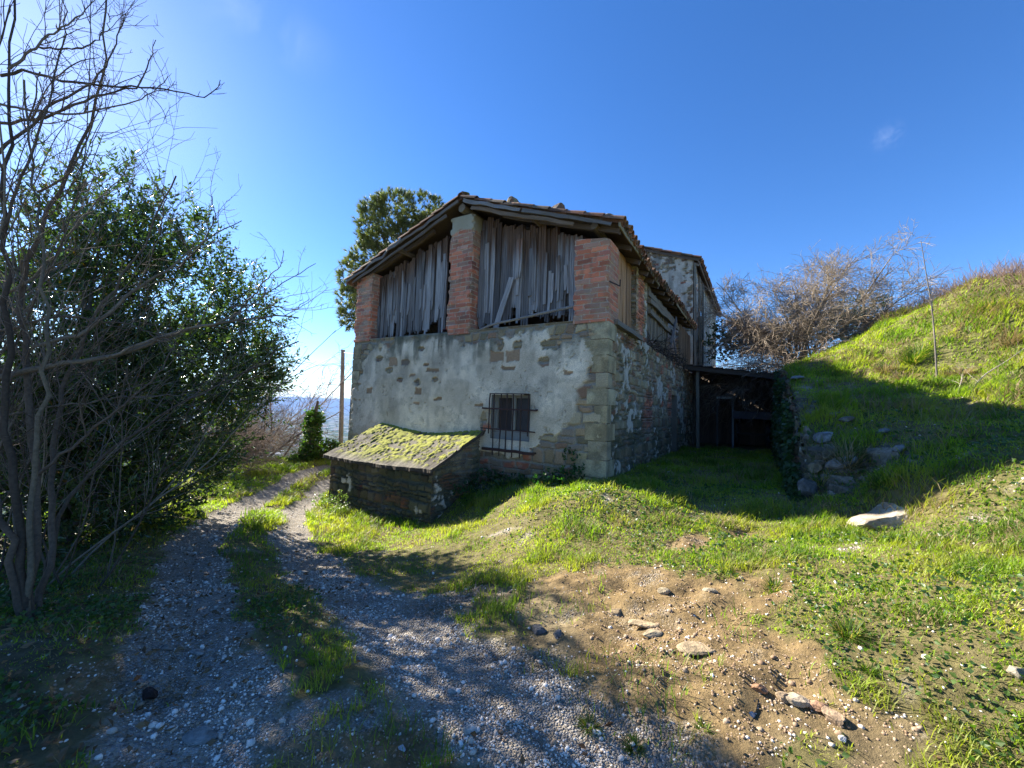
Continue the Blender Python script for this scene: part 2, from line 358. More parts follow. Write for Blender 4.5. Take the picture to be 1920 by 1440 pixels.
# ------------------------------------------------------------------ masonry patterns
def masonry(u, v, rh, ln, warp, s):
    u2 = u + warp * (fbm(u * 5, v * 5, 1.0, 3, s) - .5) * 2; v2 = v + warp * (fbm(u * 5, v * 5, 7.0, 3, s + 5) - .5) * 2
    v2 = v2 + rh * .35 * np.sin(v2 / rh * 1.7 + s) * (warp > .01)
    r = np.floor(v2 / rh); fr = v2 / rh - r
    L = ln * (.62 + .76 * hsh(r, 3.1, s)) if warp > .01 else ln
    off = hsh(r, 9.7, s) * ln * 5 if warp > .01 else (np.mod(r, 2) * .5 + hsh(r, 4, s) * .15) * ln
    c = np.floor((u2 + off) / L); fc = (u2 + off) / L - c
    ed = np.minimum(np.minimum(fr, 1 - fr) * rh, np.minimum(fc, 1 - fc) * L)
    return hsh(r, c, 1.0, s), hsh(r, c, 2.0, s), ed
def patch(mb, c00, c10, c11, c01, res, fn, holes=(), nrmv=None):
    c00, c10, c11, c01 = map(lambda p: AR(p, float), (c00, c10, c11, c01))
    w = max(np.linalg.norm(c10 - c00), np.linalg.norm(c11 - c01)); h = max(np.linalg.norm(c01 - c00), np.linalg.norm(c11 - c10))
    nu = max(2, int(w / res) + 1); nv = max(2, int(h / res) + 1)
    a, bb = np.meshgrid(np.linspace(0, 1, nu), np.linspace(0, 1, nv)); a = a.ravel()[:, None]; bb = bb.ravel()[:, None]
    P = (c00 * (1 - a) + c10 * a) * (1 - bb) + (c01 * (1 - a) + c11 * a) * bb
    nn = nrm(np.cross(c10 - c00, c01 - c00)) if nrmv is None else AR(nrmv, float)
    disp, col = fn(P, a[:, 0] * w, bb[:, 0] * h)
    fade = np.minimum(np.minimum(a[:, 0] * w, (1 - a[:, 0]) * w), np.minimum(bb[:, 0] * h, (1 - bb[:, 0]) * h)) / (res * 1.5)
    Pd = P + nn * (disp * np.clip(fade, 0, 1))[:, None]
    ii = np.arange(nu * nv).reshape(nv, nu)
    qd = np.stack([ii[:-1, :-1], ii[:-1, 1:], ii[1:, 1:], ii[1:, :-1]], -1).reshape(-1, 4)
    if holes:
        cen = P[qd].mean(1); keep = np.ones(len(qd), bool)
        for (ax, lo0, hi0, lo2, hi2) in holes:
            keep &= ~((cen[:, ax] > lo0) & (cen[:, ax] < hi0) & (cen[:, 2] > lo2) & (cen[:, 2] < hi2))
        qd = qd[keep]
    mb.add(Pd, quads=qd, col=col)
STONES = 1.2 * AR([(.25, .195, .105), (.29, .23, .135), (.20, .165, .10), (.27, .19, .105), (.21, .125, .075), (.18, .14, .10), (.32, .26, .165), (.24, .16, .095)])
def stone_col(h1, h2, s=0):
    c = STONES[np.clip((h1 * 8).astype(int), 0, 7)]; return c * (.75 + .5 * h2)[:, None]
BRICKS = 1.2 * AR([(.42, .135, .07), (.35, .12, .07), (.47, .165, .085), (.29, .11, .075), (.43, .155, .09), (.34, .19, .13)])
def brick_fn(seed, top_plaster=None):
    def fn(P, a, b):
        u = P[:, 0] + P[:, 1] * 1.0; v = P[:, 2]
        h1, h2, ed = masonry(u + .006 * np.sin(v * 40), v + .008 * (vnoise(u * 3, v * 6, 0, seed) - .5), .092, .30, 0.0, seed)
        br = sstep(.003, .010, ed + .008 * (vnoise(u * 40, v * 40, 0, 2) - .5))
        c = BRICKS[np.clip((h1 * 6).astype(int), 0, 5)] * (.7 + .6 * h2)[:, None]
        ln = fbm(u * 3, v * 3, 0, 4, seed + 2)
        c = lerp(c, (.30, .24, .17), sstep(.50, .70, ln) * .6); c = lerp(c, (.16, .11, .075), sstep(.58, .75, fbm(u * 6, v * 2.5, 4, 4, seed + 8)) * .5)
        mort = lerp((.42, .34, .25), (.56, .46, .35), vnoise(u * 9, v * 9, 0, 4))
        col = lerp(mort, c, br); d = -.012 + .014 * br + .006 * (h2 - .5)
        # broken bricks
        brk = (h1 > .95) & (br > .5); d = d - .02 * brk
        if top_plaster is not None:
            p = sstep(.45, .6, sstep(top_plaster - .25, top_plaster + .15, v) + (ln - .5) * .8)
            col = lerp(col, lerp((.30, .26, .17), (.38, .34, .25), ln), p); d = d * (1 - p) + p * .006
        return d, col
    return fn
def spots(P, ax, L):
    m = np.zeros(len(P))
    for (cx, cz, a, b) in L:
        k = np.hypot((P[:, ax] - cx) / a, (P[:, 2] - cz) / b); m = np.maximum(m, 1 - sstep(.7, 1.2, k + .7 * (fbm(P[:, ax] * 14, P[:, 2] * 14, 0, 3, 5) - .5)))
    return m
WIN = (-2.36, -1.46, 1.00, 1.88)
def front_fn(P, a, b):
    x = P[:, 0]; z = P[:, 2]
    h1, h2, ed = masonry(x, z, .17, .30, .055, 2.0)
    st = sstep(.008, .028, ed)
    sc = stone_col(h1, h2)
    # red brick fragments low down and by the window
    b1, b2, be = masonry(x, z, .068, .26, .012, 5.0)
    isb = ((h1 > .92) & (z < 1.5)).astype(float)
    bc = BRICKS[np.clip((b1 * 6).astype(int), 0, 5)] * (.6 + .5 * b2)[:, None]
    sc = lerp(sc, bc, isb)
    low = sstep(1.0, .1, z); sc = sc * (1 - .42 * low)[:, None]
    mort = lerp((.24, .21, .16), (.33, .30, .24), fbm(x * 8, z * 8, 0, 3, 9))
    stc = lerp(mort * (1 - .35 * low)[:, None], sc, st); std = -.03 + .030 * st + .012 * (h2 - .5)
    # plaster cover
    n = fbm(x * 1.6, z * 1.6, 0, 5, 14.0); nf = fbm(x * 7, z * 7, 0, 4, 15.0)
    cov = .62 + 0 * x
    cov = cov - .75 * sstep(.95, .55, z + .25 * (n - .5))                      # foot of the wall is bare
    cov = cov - .42 * sstep(2.75, 3.12, z + .5 * (nf - .5)) * sstep(-7, -2.5, x)       # ragged upper edge
    cov = cov - .22 * sstep(2.5, 3.1, z) * sstep(-4.0, -6, x)
    cov = cov - .42 * sstep(-1.05, -.2, x + .35 * (nf - .5)) * sstep(2.6, 1.0, z) - .25 * sstep(-.75, -.15, x)
    cov = cov - .30 * sstep(-1.5, -.9, x) * sstep(1.6, 1.0, z)
    cov = cov - .38 * sstep(-6.2, -6.75, x + .3 * (nf - .5))
    cov = cov + (n - .5) * .75 + (nf - .5) * .35
    cov = cov - .7 * ((h1 > .93) & (h2 > .35)) * sstep(.02, .06, ed + .02 * (nf - .5))
    cov = cov - 1.2 * spots(P, 0, [(-4.95, 2.63, .14, .07), (-4.25, 2.55, .09, .035), (-4.42, 2.92, .10, .05), (-1.05, 2.82, .2, .1), (-1.2, 2.5, .12, .1), (-5.1, 2.2, .09, .06), (-4.5, 2.15, .1, .07), (-5.5, 2.45, .12, .08), (-3.95, 2.2, .1, .05),
             (-1.0, 1.05, .22, .1), (-1.15, .8, .25, .14), (-.75, .85, .15, .12), (-2.55, 1.3, .07, .25), (-.95, .62, .2, .09), (-5.9, 2.75, .12, .07), (-.75, 2.9, .1, .06), (-1.8, 2.85, .1, .09), (-2.2, 2.9, .08, .13)])
    pl = sstep(.26, .36, cov)
    pc = lerp((.54, .45, .32), (.82, .70, .52), sstep(.3, .7, n)); pc = lerp(pc, (.29, .25, .18), sstep(.52, .7, nf) * .35)
    drip = fbm(x * 5.5, z * .9, 0, 4, 33.0)
    pc = lerp(pc, (.135, .13, .09), sstep(.45, .62, drip) * sstep(2.35, 3.1, z + .5 * (nf - .5)) * .9)
    pc = lerp(pc, (.15, .135, .11), sstep(.55, .75, fbm(x * 3, z * 1.2, 3.0, 4, 41)) * .35)
    pc = lerp(pc, (.10, .095, .06), sstep(3.02, 3.2, z + .25 * (nf - .5)) * .8)
    pc = lerp(pc, (.20, .18, .14), sstep(-5.6, -6.8, x) * .6)
    pd = .020 + .010 * (nf - .5) + .02 * (n - .5)
    # cracks and pits
    pit = sstep(.8, .86, vnoise(x * 30, z * 30, 0, 77)) * (vnoise(x * 5, z * 5, 0, 78) > .62); pc = pc * (1 - .3 * pit)[:, None]; pd = pd - .012 * pit
    return lerp(std[:, None], pd[:, None], pl)[:, 0], lerp(stc, pc, pl)
def rubble_fn(seed, plaster=.25, dark=1.0, ax=1, brickspots=(), rh=.13, ln=.24, base=0.0):
    def fn(P, a, b):
        u = P[:, ax]; z = P[:, 2]
        h1, h2, ed = masonry(u, z, rh, ln, .05, seed); st = sstep(.006, .026, ed)
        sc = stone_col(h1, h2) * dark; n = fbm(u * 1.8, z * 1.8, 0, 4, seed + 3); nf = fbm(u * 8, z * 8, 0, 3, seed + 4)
        bs = np.clip(spots(P, ax, brickspots), 0, 1) if len(brickspots) else np.zeros(len(P))
        bs = np.maximum(bs, ((h1 > .965)).astype(float))
        b1, b2, be = masonry(u, z, .068, .26, .01, seed + 6); bst = sstep(.003, .012, be)
        sc = lerp(sc, BRICKS[np.clip((b1 * 6).astype(int), 0, 5)] * (.6 + .5 * b2)[:, None] * dark, bs); st = np.where(bs > .5, bst, st)
        low = sstep(1.6, .5, z - base)
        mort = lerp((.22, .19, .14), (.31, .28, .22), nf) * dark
        c = lerp(mort, sc, st) * (1 - .3 * low)[:, None]
        c = lerp(c, (.045, .06, .03), sstep(.5, .7, n + .2 * low) * .55)
        d = -.045 + .045 * st + .03 * (h2 - .5)
        pl = sstep(.5, .56, plaster + (n - .5) * 1.1 + (nf - .5) * .9 - bs); c = lerp(c, lerp((.33, .29, .22), (.54, .49, .40), nf), pl); d = d * (1 - pl) + .006 * pl
        return d, c
    return fn

def box(mb, lo, hi, col, seg=None):
    lo = AR(lo, float); hi = AR(hi, float)
    v = AR([[(lo, hi)[(i >> k) & 1][k] for k in range(3)] for i in range(8)])
    mb.add(v, quads=[(0, 2, 3, 1), (4, 5, 7, 6), (0, 1, 5, 4), (2, 6, 7, 3), (0, 4, 6, 2), (1, 3, 7, 5)], col=col)
def beam(mb, p0, p1, w, h, col, n=6, wob=.006, col2=None, up=(0, 0, 1), rnd=0, taper=1.0):
    p0 = AR(p0, float); p1 = AR(p1, float); t = nrm(p1 - p0); up = AR(up, float)
    sx = nrm(np.cross(t, up)) if abs(t @ up) < .95 else nrm(np.cross(t, AR([0, 1.0, 0])))
    sy = np.cross(sx, t); L = np.linalg.norm(p1 - p0)
    if rnd: ring = [(math.cos(a) * w / 2, math.sin(a) * h / 2) for a in np.linspace(0, 2 * math.pi, rnd, endpoint=False)]
    else: ring = [(-w / 2, -h / 2), (w / 2, -h / 2), (w / 2, h / 2), (-w / 2, h / 2)]
    m = len(ring); V_ = []; G_ = []; C_ = []; o = RNG.random(3) * 9; c1 = AR(col, float); c2 = c1 if col2 is None else AR(col2, float)
    for i in range(n + 1):
        f = i / n; c = p0 + (p1 - p0) * f + sx * RNG.normal(0, wob) + sy * RNG.normal(0, wob); k = 1 + (taper - 1) * f
        for (a, b_) in ring:
            V_.append(c + sx * (a * k + RNG.normal(0, wob * .4)) + sy * (b_ * k + RNG.normal(0, wob * .4))); G_.append(o + AR([a, b_, f * L])); C_.append(c1 + (c2 - c1) * f)
    Q = [(i * m + j, i * m + (j + 1) % m, (i + 1) * m + (j + 1) % m, (i + 1) * m + j) for i in range(n) for j in range(m)]
    T = [(0, j + 1, j) for j in range(1, m - 1)] + [(n * m, n * m + j, n * m + j + 1) for j in range(1, m - 1)]
    mb.add(V_, quads=Q, tris=T, col=AR(C_), g=G_)
def plank(mb, p0, p1, w, th, nrmv, c0, c1, brownz=None, jag=.08, cup=0.0):
    """weathered plank of three split slivers, p0 bottom, p1 top"""
    p0 = AR(p0, float); p1 = AR(p1, float); nn = AR(nrmv, float); ns = max(1, int(round(w / .055))); t = nrm(p1 - p0); sx = nrm(np.cross(t, nn)); L = np.linalg.norm(p1 - p0)
    o = RNG.random(3) * 20; ph = RNG.random(2) * 6; nseg = max(4, int(L / .14))
    shade = RNG.uniform(.65, 1.3); bofs = RNG.uniform(-.3, .4)
    for k in range(ns):
        a0 = -w / 2 + w * k / ns; a1 = -w / 2 + w * (k + 1) / ns - RNG.uniform(0, .006)
        e0 = RNG.uniform(0, jag) * (RNG.random() < .8); e1 = RNG.uniform(0, jag * .4); dz = RNG.normal(0, .004)
        V_ = []; G_ = []; C_ = []
        for i in range(nseg + 1):
            f = e0 / L + (1 - (e0 + e1) / L) * i / nseg; bow = .010 * math.sin(f * 3 + ph[0]); bw = .004 * math.sin(f * 7 + ph[1])
            c = p0 + (p1 - p0) * f + nn * (bow + dz) + sx * bw
            nar = .5 if (i == 0 and RNG.random() < .6) else 1 - .07 * RNG.random()
            for (a, d) in ((a0, 0), (a0 + (a1 - a0) * nar, 0), (a0 + (a1 - a0) * nar, th), (a0, th)):
                V_.append(c + sx * a + nn * d); G_.append(o + AR([a, d, f * L]))
                zz = c[2]; m = 0 if brownz is None else float(np.clip((zz - brownz(c) + bofs + .14 * math.sin(a * 60 + o[0])) / .4 + .5, 0, 1))
                C_.append((AR(c0) * (1 - m) + AR(c1) * m) * shade)
        Q = [(i * 4 + j, i * 4 + (j + 1) % 4, (i + 1) * 4 + (j + 1) % 4, (i + 1) * 4 + j) for i in range(nseg) for j in range(4)]
        Q += [(3, 2, 1, 0), (nseg * 4, nseg * 4 + 1, nseg * 4 + 2, nseg * 4 + 3)]
        mb.add(V_, quads=Q, col=np.clip(AR(C_), 0, 1), g=G_)
GREYW = (.12, .105, .095); GREYL = (.26, .238, .22); BROWNW = (.105, .06, .036); OLDW = (.19, .155, .11)

# ------------------------------------------------------------------ roof tiles
def tile_proto(r0=.085, r1=.068, L=.46, th=.014, k=7):
    a = np.linspace(math.pi, 0, k); V_ = []
    for (y, r) in ((0, r0), (L, r1)):
        for rr in (r, r - th):
            V_ += [(math.cos(t) * rr, y, math.sin(t) * rr) for t in a]
    V_ = AR(V_); Q = []
    O0, I0, O1, I1 = 0, k, 2 * k, 3 * k
    for j in range(k - 1):
        Q += [(O0 + j, O0 + j + 1, O1 + j + 1, O1 + j), (I0 + j + 1, I0 + j, I1 + j, I1 + j + 1), (O0 + j + 1, O0 + j, I0 + j, I0 + j + 1), (O1 + j, O1 + j + 1, I1 + j + 1, I1 + j)]
    return V_, AR(Q)
TV, TQ = tile_proto()
TILES = AR([(.20, .095, .055), (.26, .13, .075), (.15, .085, .055), (.18, .13, .085), (.13, .11, .08), (.30, .17, .10)])
def tile_slope(mb, eave0, along, down, nrow, ncol, step_r, step_c, sagf=None):
    """barrel tiles, eave0 = point at eave, along = unit along the eave, down = unit down the slope"""
    eave0 = AR(eave0, float); along = AR(along, float); down = AR(down, float); up = -down; nn = nrm(np.cross(along, up)); nn = nn * np.sign(nn[2])
    Ms = []; Ps = []; Cs = []
    for c in range(ncol):
        for r in range(nrow):
            for cover in (1, 0):
                p = eave0 + along * (c * step_c + (0 if cover else step_c / 2) + RNG.normal(0, .008)) + up * (r * step_r + RNG.normal(0, .012) + (.0 if cover else .03)) + nn * (.045 if cover else .062)
                if sagf is not None: p = p + AR([0, 0, sagf(p)])
                tl = .03 + RNG.normal(0, .012); yaw = RNG.normal(0, .02)
                yv = nrm(up + nn * (-tl if cover else -.03) + along * yaw); xv = nrm(along - yv * (along @ yv)); zv = np.cross(xv, yv); zv = zv * np.sign(zv @ nn)
                Ms.append(np.stack([xv, yv, zv if cover else -zv])); Ps.append(p)
                k = TILES[RNG.integers(6)] * RNG.uniform(.6, 1.2); Cs.append(k)
    Ms = AR(Ms); Ps = AR(Ps); Cs = AR(Cs)
    W = np.einsum('vk,nkj->nvj', TV, Ms) + Ps[:, None]; n = len(Ps); m = len(TV)
    Q = (TQ[None] + (np.arange(n) * m)[:, None, None]).reshape(-1, 4)
    mb.add(W.reshape(-1, 3), quads=Q, col=np.repeat(Cs, m, 0))

# ------------------------------------------------------------------ rocks
def ico(sub=2):
    t = (1 + 5 ** .5) / 2
    v = [(-1, t, 0), (1, t, 0), (-1, -t, 0), (1, -t, 0), (0, -1, t), (0, 1, t), (0, -1, -t), (0, 1, -t), (t, 0, -1), (t, 0, 1), (-t, 0, -1), (-t, 0, 1)]
    f = [(0, 11, 5), (0, 5, 1), (0, 1, 7), (0, 7, 10), (0, 10, 11), (1, 5, 9), (5, 11, 4), (11, 10, 2), (10, 7, 6), (7, 1, 8), (3, 9, 4), (3, 4, 2), (3, 2, 6), (3, 6, 8), (3, 8, 9), (4, 9, 5), (2, 4, 11), (6, 2, 10), (8, 6, 7), (9, 8, 1)]
    v = [nrm(AR(p, float)) for p in v]
    for _ in range(sub):
        c = {}; g = []
        def mid(a, b):
            k = (min(a, b), max(a, b))
            if k not in c: c[k] = len(v); v.append(nrm(v[a] + v[b]))
            return c[k]
        for (a, b_, d) in f:
            x = mid(a, b_); y = mid(b_, d); z = mid(d, a); g += [(a, x, z), (b_, y, x), (d, z, y), (x, y, z)]
        f = g
    return AR(v), AR(f)
IV3, IF3 = ico(3); IV1, IF1 = ico(1); IV0, IF0 = ico(0)
def rock_mesh(mb, c, size, seed, col, col2=None, rotz=0.0, ang=.5):
    r = np.random.default_rng(seed); v = IV3.copy()
    for _ in range(9):
        n = nrm(r.normal(size=3)); d = r.uniform(.55, .9); s = v @ n; v = v - np.where(s > d, (s - d) * (.5 + ang), 0)[:, None] * n
    v = v * (1 + .25 * (fbm(v[:, 0] * 2 + seed, v[:, 1] * 2, v[:, 2] * 2, 4, seed) - .5))[:, None]
    v = v * (1 + .10 * (fbm(v[:, 0] * 7 + seed, v[:, 1] * 7, v[:, 2] * 7, 3, seed) - .5))[:, None]
    v = v * AR(size) ; cs, sn = math.cos(rotz), math.sin(rotz)
    v = np.stack([v[:, 0] * cs - v[:, 1] * sn, v[:, 0] * sn + v[:, 1] * cs, v[:, 2]], 1)
    n = fbm(v[:, 0] / size[0] * 2, v[:, 1] / size[1] * 2, v[:, 2], 4, seed + 3)
    cc = lerp(col, col2 if col2 is not None else AR(col) * .6, sstep(.4, .65, n))
    mb.add(v + AR(c), tris=IF3, col=cc)
def rock(label, p, size, seed, col, col2=None, rotz=0.0, group=None, name='rock', cat='rock', sink=.35, mat=None):
    b_ = MB(); p = AR(p, float); rock_mesh(b_, p + AR([0, 0, size[2] * (1 - 2 * sink)]), size, seed, col, col2, rotz)
    if name != 'roof_stone' and size[0] > .09: v_ = b_.v[0]; v_[:, 2] += .5 * (zbase(v_[:, 0], v_[:, 1]) - zbase(p[0:1], p[1:2])[0])
    return tag(b_.build(name, mat or M_ROCK, smooth=False, off=p), label, cat, group)

# ------------------------------------------------------------------ tubes, trees
def tubes(mb, paths, radii, sides, col, col2=None):
    paths = np.asarray(paths, float); radii = np.asarray(radii, float); B, n, _ = paths.shape
    t = np.gradient(paths, axis=1); t = nrm(t)
    tm = nrm(paths[:, -1] - paths[:, 0])
    ref = np.where((np.abs(tm[:, 2]) > .8)[:, None], AR([[1.0, 0, 0]]), AR([[0, 0, 1.0]]))[:, None, :]
    n1 = nrm(np.cross(t, np.broadcast_to(ref, t.shape))); n2 = np.cross(t, n1)
    a = np.linspace(0, 2 * math.pi, sides, endpoint=False)
    V_ = paths[:, :, None, :] + radii[:, :, None, None] * (np.cos(a)[None, None, :, None] * n1[:, :, None, :] + np.sin(a)[None, None, :, None] * n2[:, :, None, :])
    ii = np.arange(B * n * sides).reshape(B, n, sides); jj = np.roll(ii, -1, axis=2)
    Q = np.stack([ii[:, :-1], jj[:, :-1], jj[:, 1:], ii[:, 1:]], -1).reshape(-1, 4)
    c = np.tile(AR(col, float), (B, 1)) * RNG.uniform(.7, 1.25, (B, 1))
    if col2 is not None: c = np.where((RNG.random(B) < .4)[:, None], AR(col2) * RNG.uniform(.7, 1.2, (B, 1)), c)
    cc = np.repeat(c, n * sides, 0); pv = V_.reshape(-1, 3)
    cc = cc * (.75 + .5 * vnoise(pv[:, 0] * 14, pv[:, 1] * 14, pv[:, 2] * 14, 6))[:, None]
    mb.add(pv, quads=Q, col=cc)
def wander(starts, dirs, lens, n, wob, trop=(0, 0, 0), rg=None):
    rg = rg or RNG; p = AR(starts, float); d = nrm(AR(dirs, float)); st = AR(lens)[:, None] / (n - 1); out = [p]; trop = AR(trop, float)
    for i in range(n - 1):
        d = nrm(d + rg.normal(0, wob, d.shape) + trop); p = p + d * st; out.append(p)
    return np.stack(out, 1)
def spawn(paths, radii, k, t0, t1, ang, lenr, rscale=.55, side=None, rg=None):
    rg = rg or RNG; B, n, _ = paths.shape; idx = np.repeat(np.arange(B), k); t = rg.uniform(t0, t1, len(idx)) * (n - 1)
    i = np.minimum(t.astype(int), n - 2); f = (t - i)[:, None]
    p = paths[idx, i] * (1 - f) + paths[idx, i + 1] * f; tg = nrm(paths[idx, i + 1] - paths[idx, i])
    rd = rg.normal(size=tg.shape) if side is None else rg.normal(size=tg.shape) * .5 + AR(side, float)
    pr = nrm(rd - tg * (rd * tg).sum(1, keepdims=True)); a = rg.uniform(*ang, len(idx))[:, None]
    d = tg * np.cos(a) + pr * np.sin(a); L = rg.uniform(*lenr, len(idx)); r = (radii[idx, i] * (1 - f[:, 0]) + radii[idx, i + 1] * f[:, 0]) * rscale
    return p, d, L, r
def taper(r0, n, end=.35): return np.asarray(r0)[:, None] * np.linspace(1, end, n)[None]
def resample(P, n):
    P = AR(P, float); d = np.concatenate([[0], np.cumsum(np.linalg.norm(np.diff(P, axis=0), axis=1))])
    # Catmull-Rom like smoothing through cubic of arc length
    tt = np.linspace(0, d[-1], n); out = np.stack([np.interp(tt, d, P[:, k]) for k in range(3)], 1)
    for _ in range(2): out[1:-1] = .25 * out[:-2] + .5 * out[1:-1] + .25 * out[2:]
    return out
LEAFV = AR([(0, 0, 0), (-.5, .42, .10), (0, .45, 0), (.5, .42, .10), (0, 1, -.04)]); LEAFT = AR([(0, 2, 1), (0, 3, 2), (1, 2, 4), (2, 3, 4)])
def leaves(mb, P, D, length, width, col, roll=None, rg=None):
    rg = rg or RNG; n = len(P); D = nrm(D); r = nrm(rg.normal(size=D.shape)); X_ = nrm(np.cross(D, r)); Z_ = np.cross(X_, D)
    L = np.broadcast_to(length, (n,)); W = np.broadcast_to(width, (n,))
    v = P[:, None] + LEAFV[None, :, 0:1] * W[:, None, None] * X_[:, None] + LEAFV[None, :, 1:2] * L[:, None, None] * D[:, None] + LEAFV[None, :, 2:3] * L[:, None, None] * Z_[:, None]
    T = (LEAFT[None] + (np.arange(n) * 5)[:, None, None]).reshape(-1, 3)
    mb.add(v.reshape(-1, 3), tris=T, col=np.repeat(col, 5, 0))

# ================================================================== THE BARN
barn = thing('barn', 'old two storey stone barn with plank clad hayloft between brick pillars', 'barn', None, local=(-3.4, 0, .2))
RZ, RXc = 6.14, -3.30                      # ridge height (deck top) and position
def roofz(x): return RZ - (.386 if x > RXc else .305) * abs(x - RXc)
def sag(x, y): return -.12 * math.sin(max(0, min(1, y / 5.0)) * math.pi) * max(0, min(1, (x + 3.3) / 3.4)) + .02 * math.sin(y * 2.3 + x)
W0, W1, TOP = -6.97, 0.0, 3.2
DEPTH = 10.15
mb = MB()
patch(mb, (W0, 0, -1.0), (W1, 0, -1.0), (W1, 0, TOP + .02), (W0, 0, TOP + .1), .022, front_fn, holes=[(0, WIN[0], WIN[1], WIN[2], WIN[3])])
# reveal of the window
def flat(c, amt=.3): return lambda P, a, b: (.008 * (fbm(P[:, 0] * 9, P[:, 1] * 9, P[:, 2] * 9, 3, 4) - .5), lerp(AR(c) * (1 - amt), AR(c) * (1 + amt), fbm(P[:, 0] * 6, P[:, 1] * 6, P[:, 2] * 6, 4, 3)))
rv = flat((.26, .25, .22)); x0, x1, z0, z1 = WIN
patch(mb, (x0, -.01, z0), (x0, .3, z0), (x0, .3, z1), (x0, -.01, z1), .03, rv, nrmv=(1, 0, 0)); patch(mb, (x1, -.01, z0), (x1, .3, z0), (x1, .3, z1), (x1, -.01, z1), .03, rv, nrmv=(-1, 0, 0))
patch(mb, (x0, -.01, z1), (x1, -.01, z1), (x1, .3, z1), (x0, .3, z1), .03, rv, nrmv=(0, 0, -1)); patch(mb, (x0, -.01, z0), (x1, -.01, z0), (x1, .3, z0), (x0, .3, z0), .03, rv, nrmv=(0, 0, 1))
# ledge on top of the ground floor wall, left side wall, loft floor
def ledge_fn(P, a, b): n = fbm(P[:, 0] * 5, P[:, 1] * 5, 0, 4, 8); return .05 * (n - .4), lerp((.12, .11, .075), (.30, .27, .21), n)
patch(mb, (W0, .0, TOP + .06), (W1, .0, TOP - .0), (W1, .6, TOP + .02), (W0, .6, TOP + .06), .04, ledge_fn, nrmv=(0, 0, 1))
patch(mb, (W0, DEPTH, -1.2), (W0, 0, -1.2), (W0, 0, TOP + .1), (W0, DEPTH, TOP + .1), .06, rubble_fn(61, .35, 1.0, 1))
box(mb, (W0 + .05, .4, 3.02), (W1 - .05, DEPTH, 3.1), (.06, .045, .03))
mb.build('wall', M_MASON, barn)
# right side wall below the loft
mb = MB()
patch(mb, (W1, 0, -.4), (W1, DEPTH, -.4), (W1, DEPTH, 3.22), (W1, 0, TOP), .03, rubble_fn(17, .30, .95, 1, [(3.05, 1.7, .42, .5), (2.6, 1.5, .2, .3), (5.6, 1.9, .3, .5), (1.3, 3.0, .5, .12)], base=.4), holes=[(1, 5.9, 6.75, 0, 2.2)])
rv2 = flat((.16, .14, .11))
patch(mb, (0, 5.9, .3), (-.4, 5.9, .3), (-.4, 5.9, 2.2), (0, 5.9, 2.2), .06, rv2, nrmv=(0, 1, 0)); patch(mb, (0, 6.75, .3), (-.4, 6.75, .3), (-.4, 6.75, 2.2), (0, 6.75, 2.2), .06, rv2, nrmv=(0, -1, 0))
patch(mb, (0, 5.9, 2.2), (-.4, 5.9, 2.2), (-.4, 6.75, 2.2), (0, 6.75, 2.2), .06, rv2, nrmv=(0, 0, -1))
mb.build('side_wall', M_MASON, barn)
mb = MB()
for k in range(6): plank(mb, (-.32, 5.97 + k * .14, .3), (-.32, 5.97 + k * .14, 2.18), .135, .03, (1, 0, 0), (.10, .07, .05), BROWNW, jag=.02)
mb.build('door', M_WOOD, barn)
# quoin blocks of dressed sandstone at both front corners
mb = MB()
zq = .15; k = 0
QC = 1.15 * AR([(.29, .24, .14), (.32, .27, .165), (.26, .215, .135), (.30, .24, .135)])
def quoin(mb, xa, xb, za, zb, d, ra, rb, col, seed):
    def fn(P, a, b):
        n = fbm(P[:, 0] * 7 + P[:, 1] * 7, P[:, 2] * 7, seed, 4, seed); e = fbm(P[:, 0] * 25 + P[:, 1] * 25, P[:, 2] * 25, seed, 3, 1)
        return .022 * (n - .5) + .008 * (e - .5), lerp(AR(col) * .72, AR(col) * 1.22, sstep(.3, .7, n))
    A = AR; y0 = -d; r = .03
    patch(mb, (xa, y0, za), (xb, y0, za), (xb, y0, zb), (xa, y0, zb), .03, fn)
    if rb > 0: patch(mb, (xb, y0, za), (xb, rb, za), (xb, rb, zb), (xb, y0, zb), .03, fn)
    else: patch(mb, (xa, .15, za), (xa, y0, za), (xa, y0, zb), (xa, .15, zb), .03, fn)
    patch(mb, (xa, y0, zb), (xb, y0, zb), (xb, .1, zb), (xa, .1, zb), .04, fn, nrmv=(0, 0, 1)); patch(mb, (xa, y0, za), (xb, y0, za), (xb, .1, za), (xa, .1, za), .04, fn, nrmv=(0, 0, -1))
    xe = xa if rb > 0 else xb
    patch(mb, (xe, y0, za), (xe, .05, za), (xe, .05, zb), (xe, y0, zb), .04, fn, nrmv=(-1 if rb > 0 else 1, 0, 0))
QH = [.34, .30, .32, .30, .31, .29, .27, .30, .28, .31]; QW = [.36, .52, .30, .36, .20, .34, .18, .26, .56, .28]
for k in range(10):
    h = QH[k]; w = QW[k]
    quoin(mb, -w, .022 + RNG.uniform(0, .012), zq + .006, zq + h - .008, RNG.uniform(.004, .016), 0, .22 + .22 * (k % 2), QC[k % 4] * RNG.uniform(.85, 1.1), 50 + k); zq += h
mb.build('quoin', M_MASON, barn); mb = MB()
zq = -.4
for k in range(11):
    h = .32 + RNG.uniform(-.03, .03); w = .28 + .2 * (k % 2)
    quoin(mb, W0 - .02, W0 + w, zq + .006, zq + h - .008, .010, 0, 0, QC[(k + 1) % 4] * .85, 80 + k); zq += h
mb.build('quoin', M_MASON, barn)
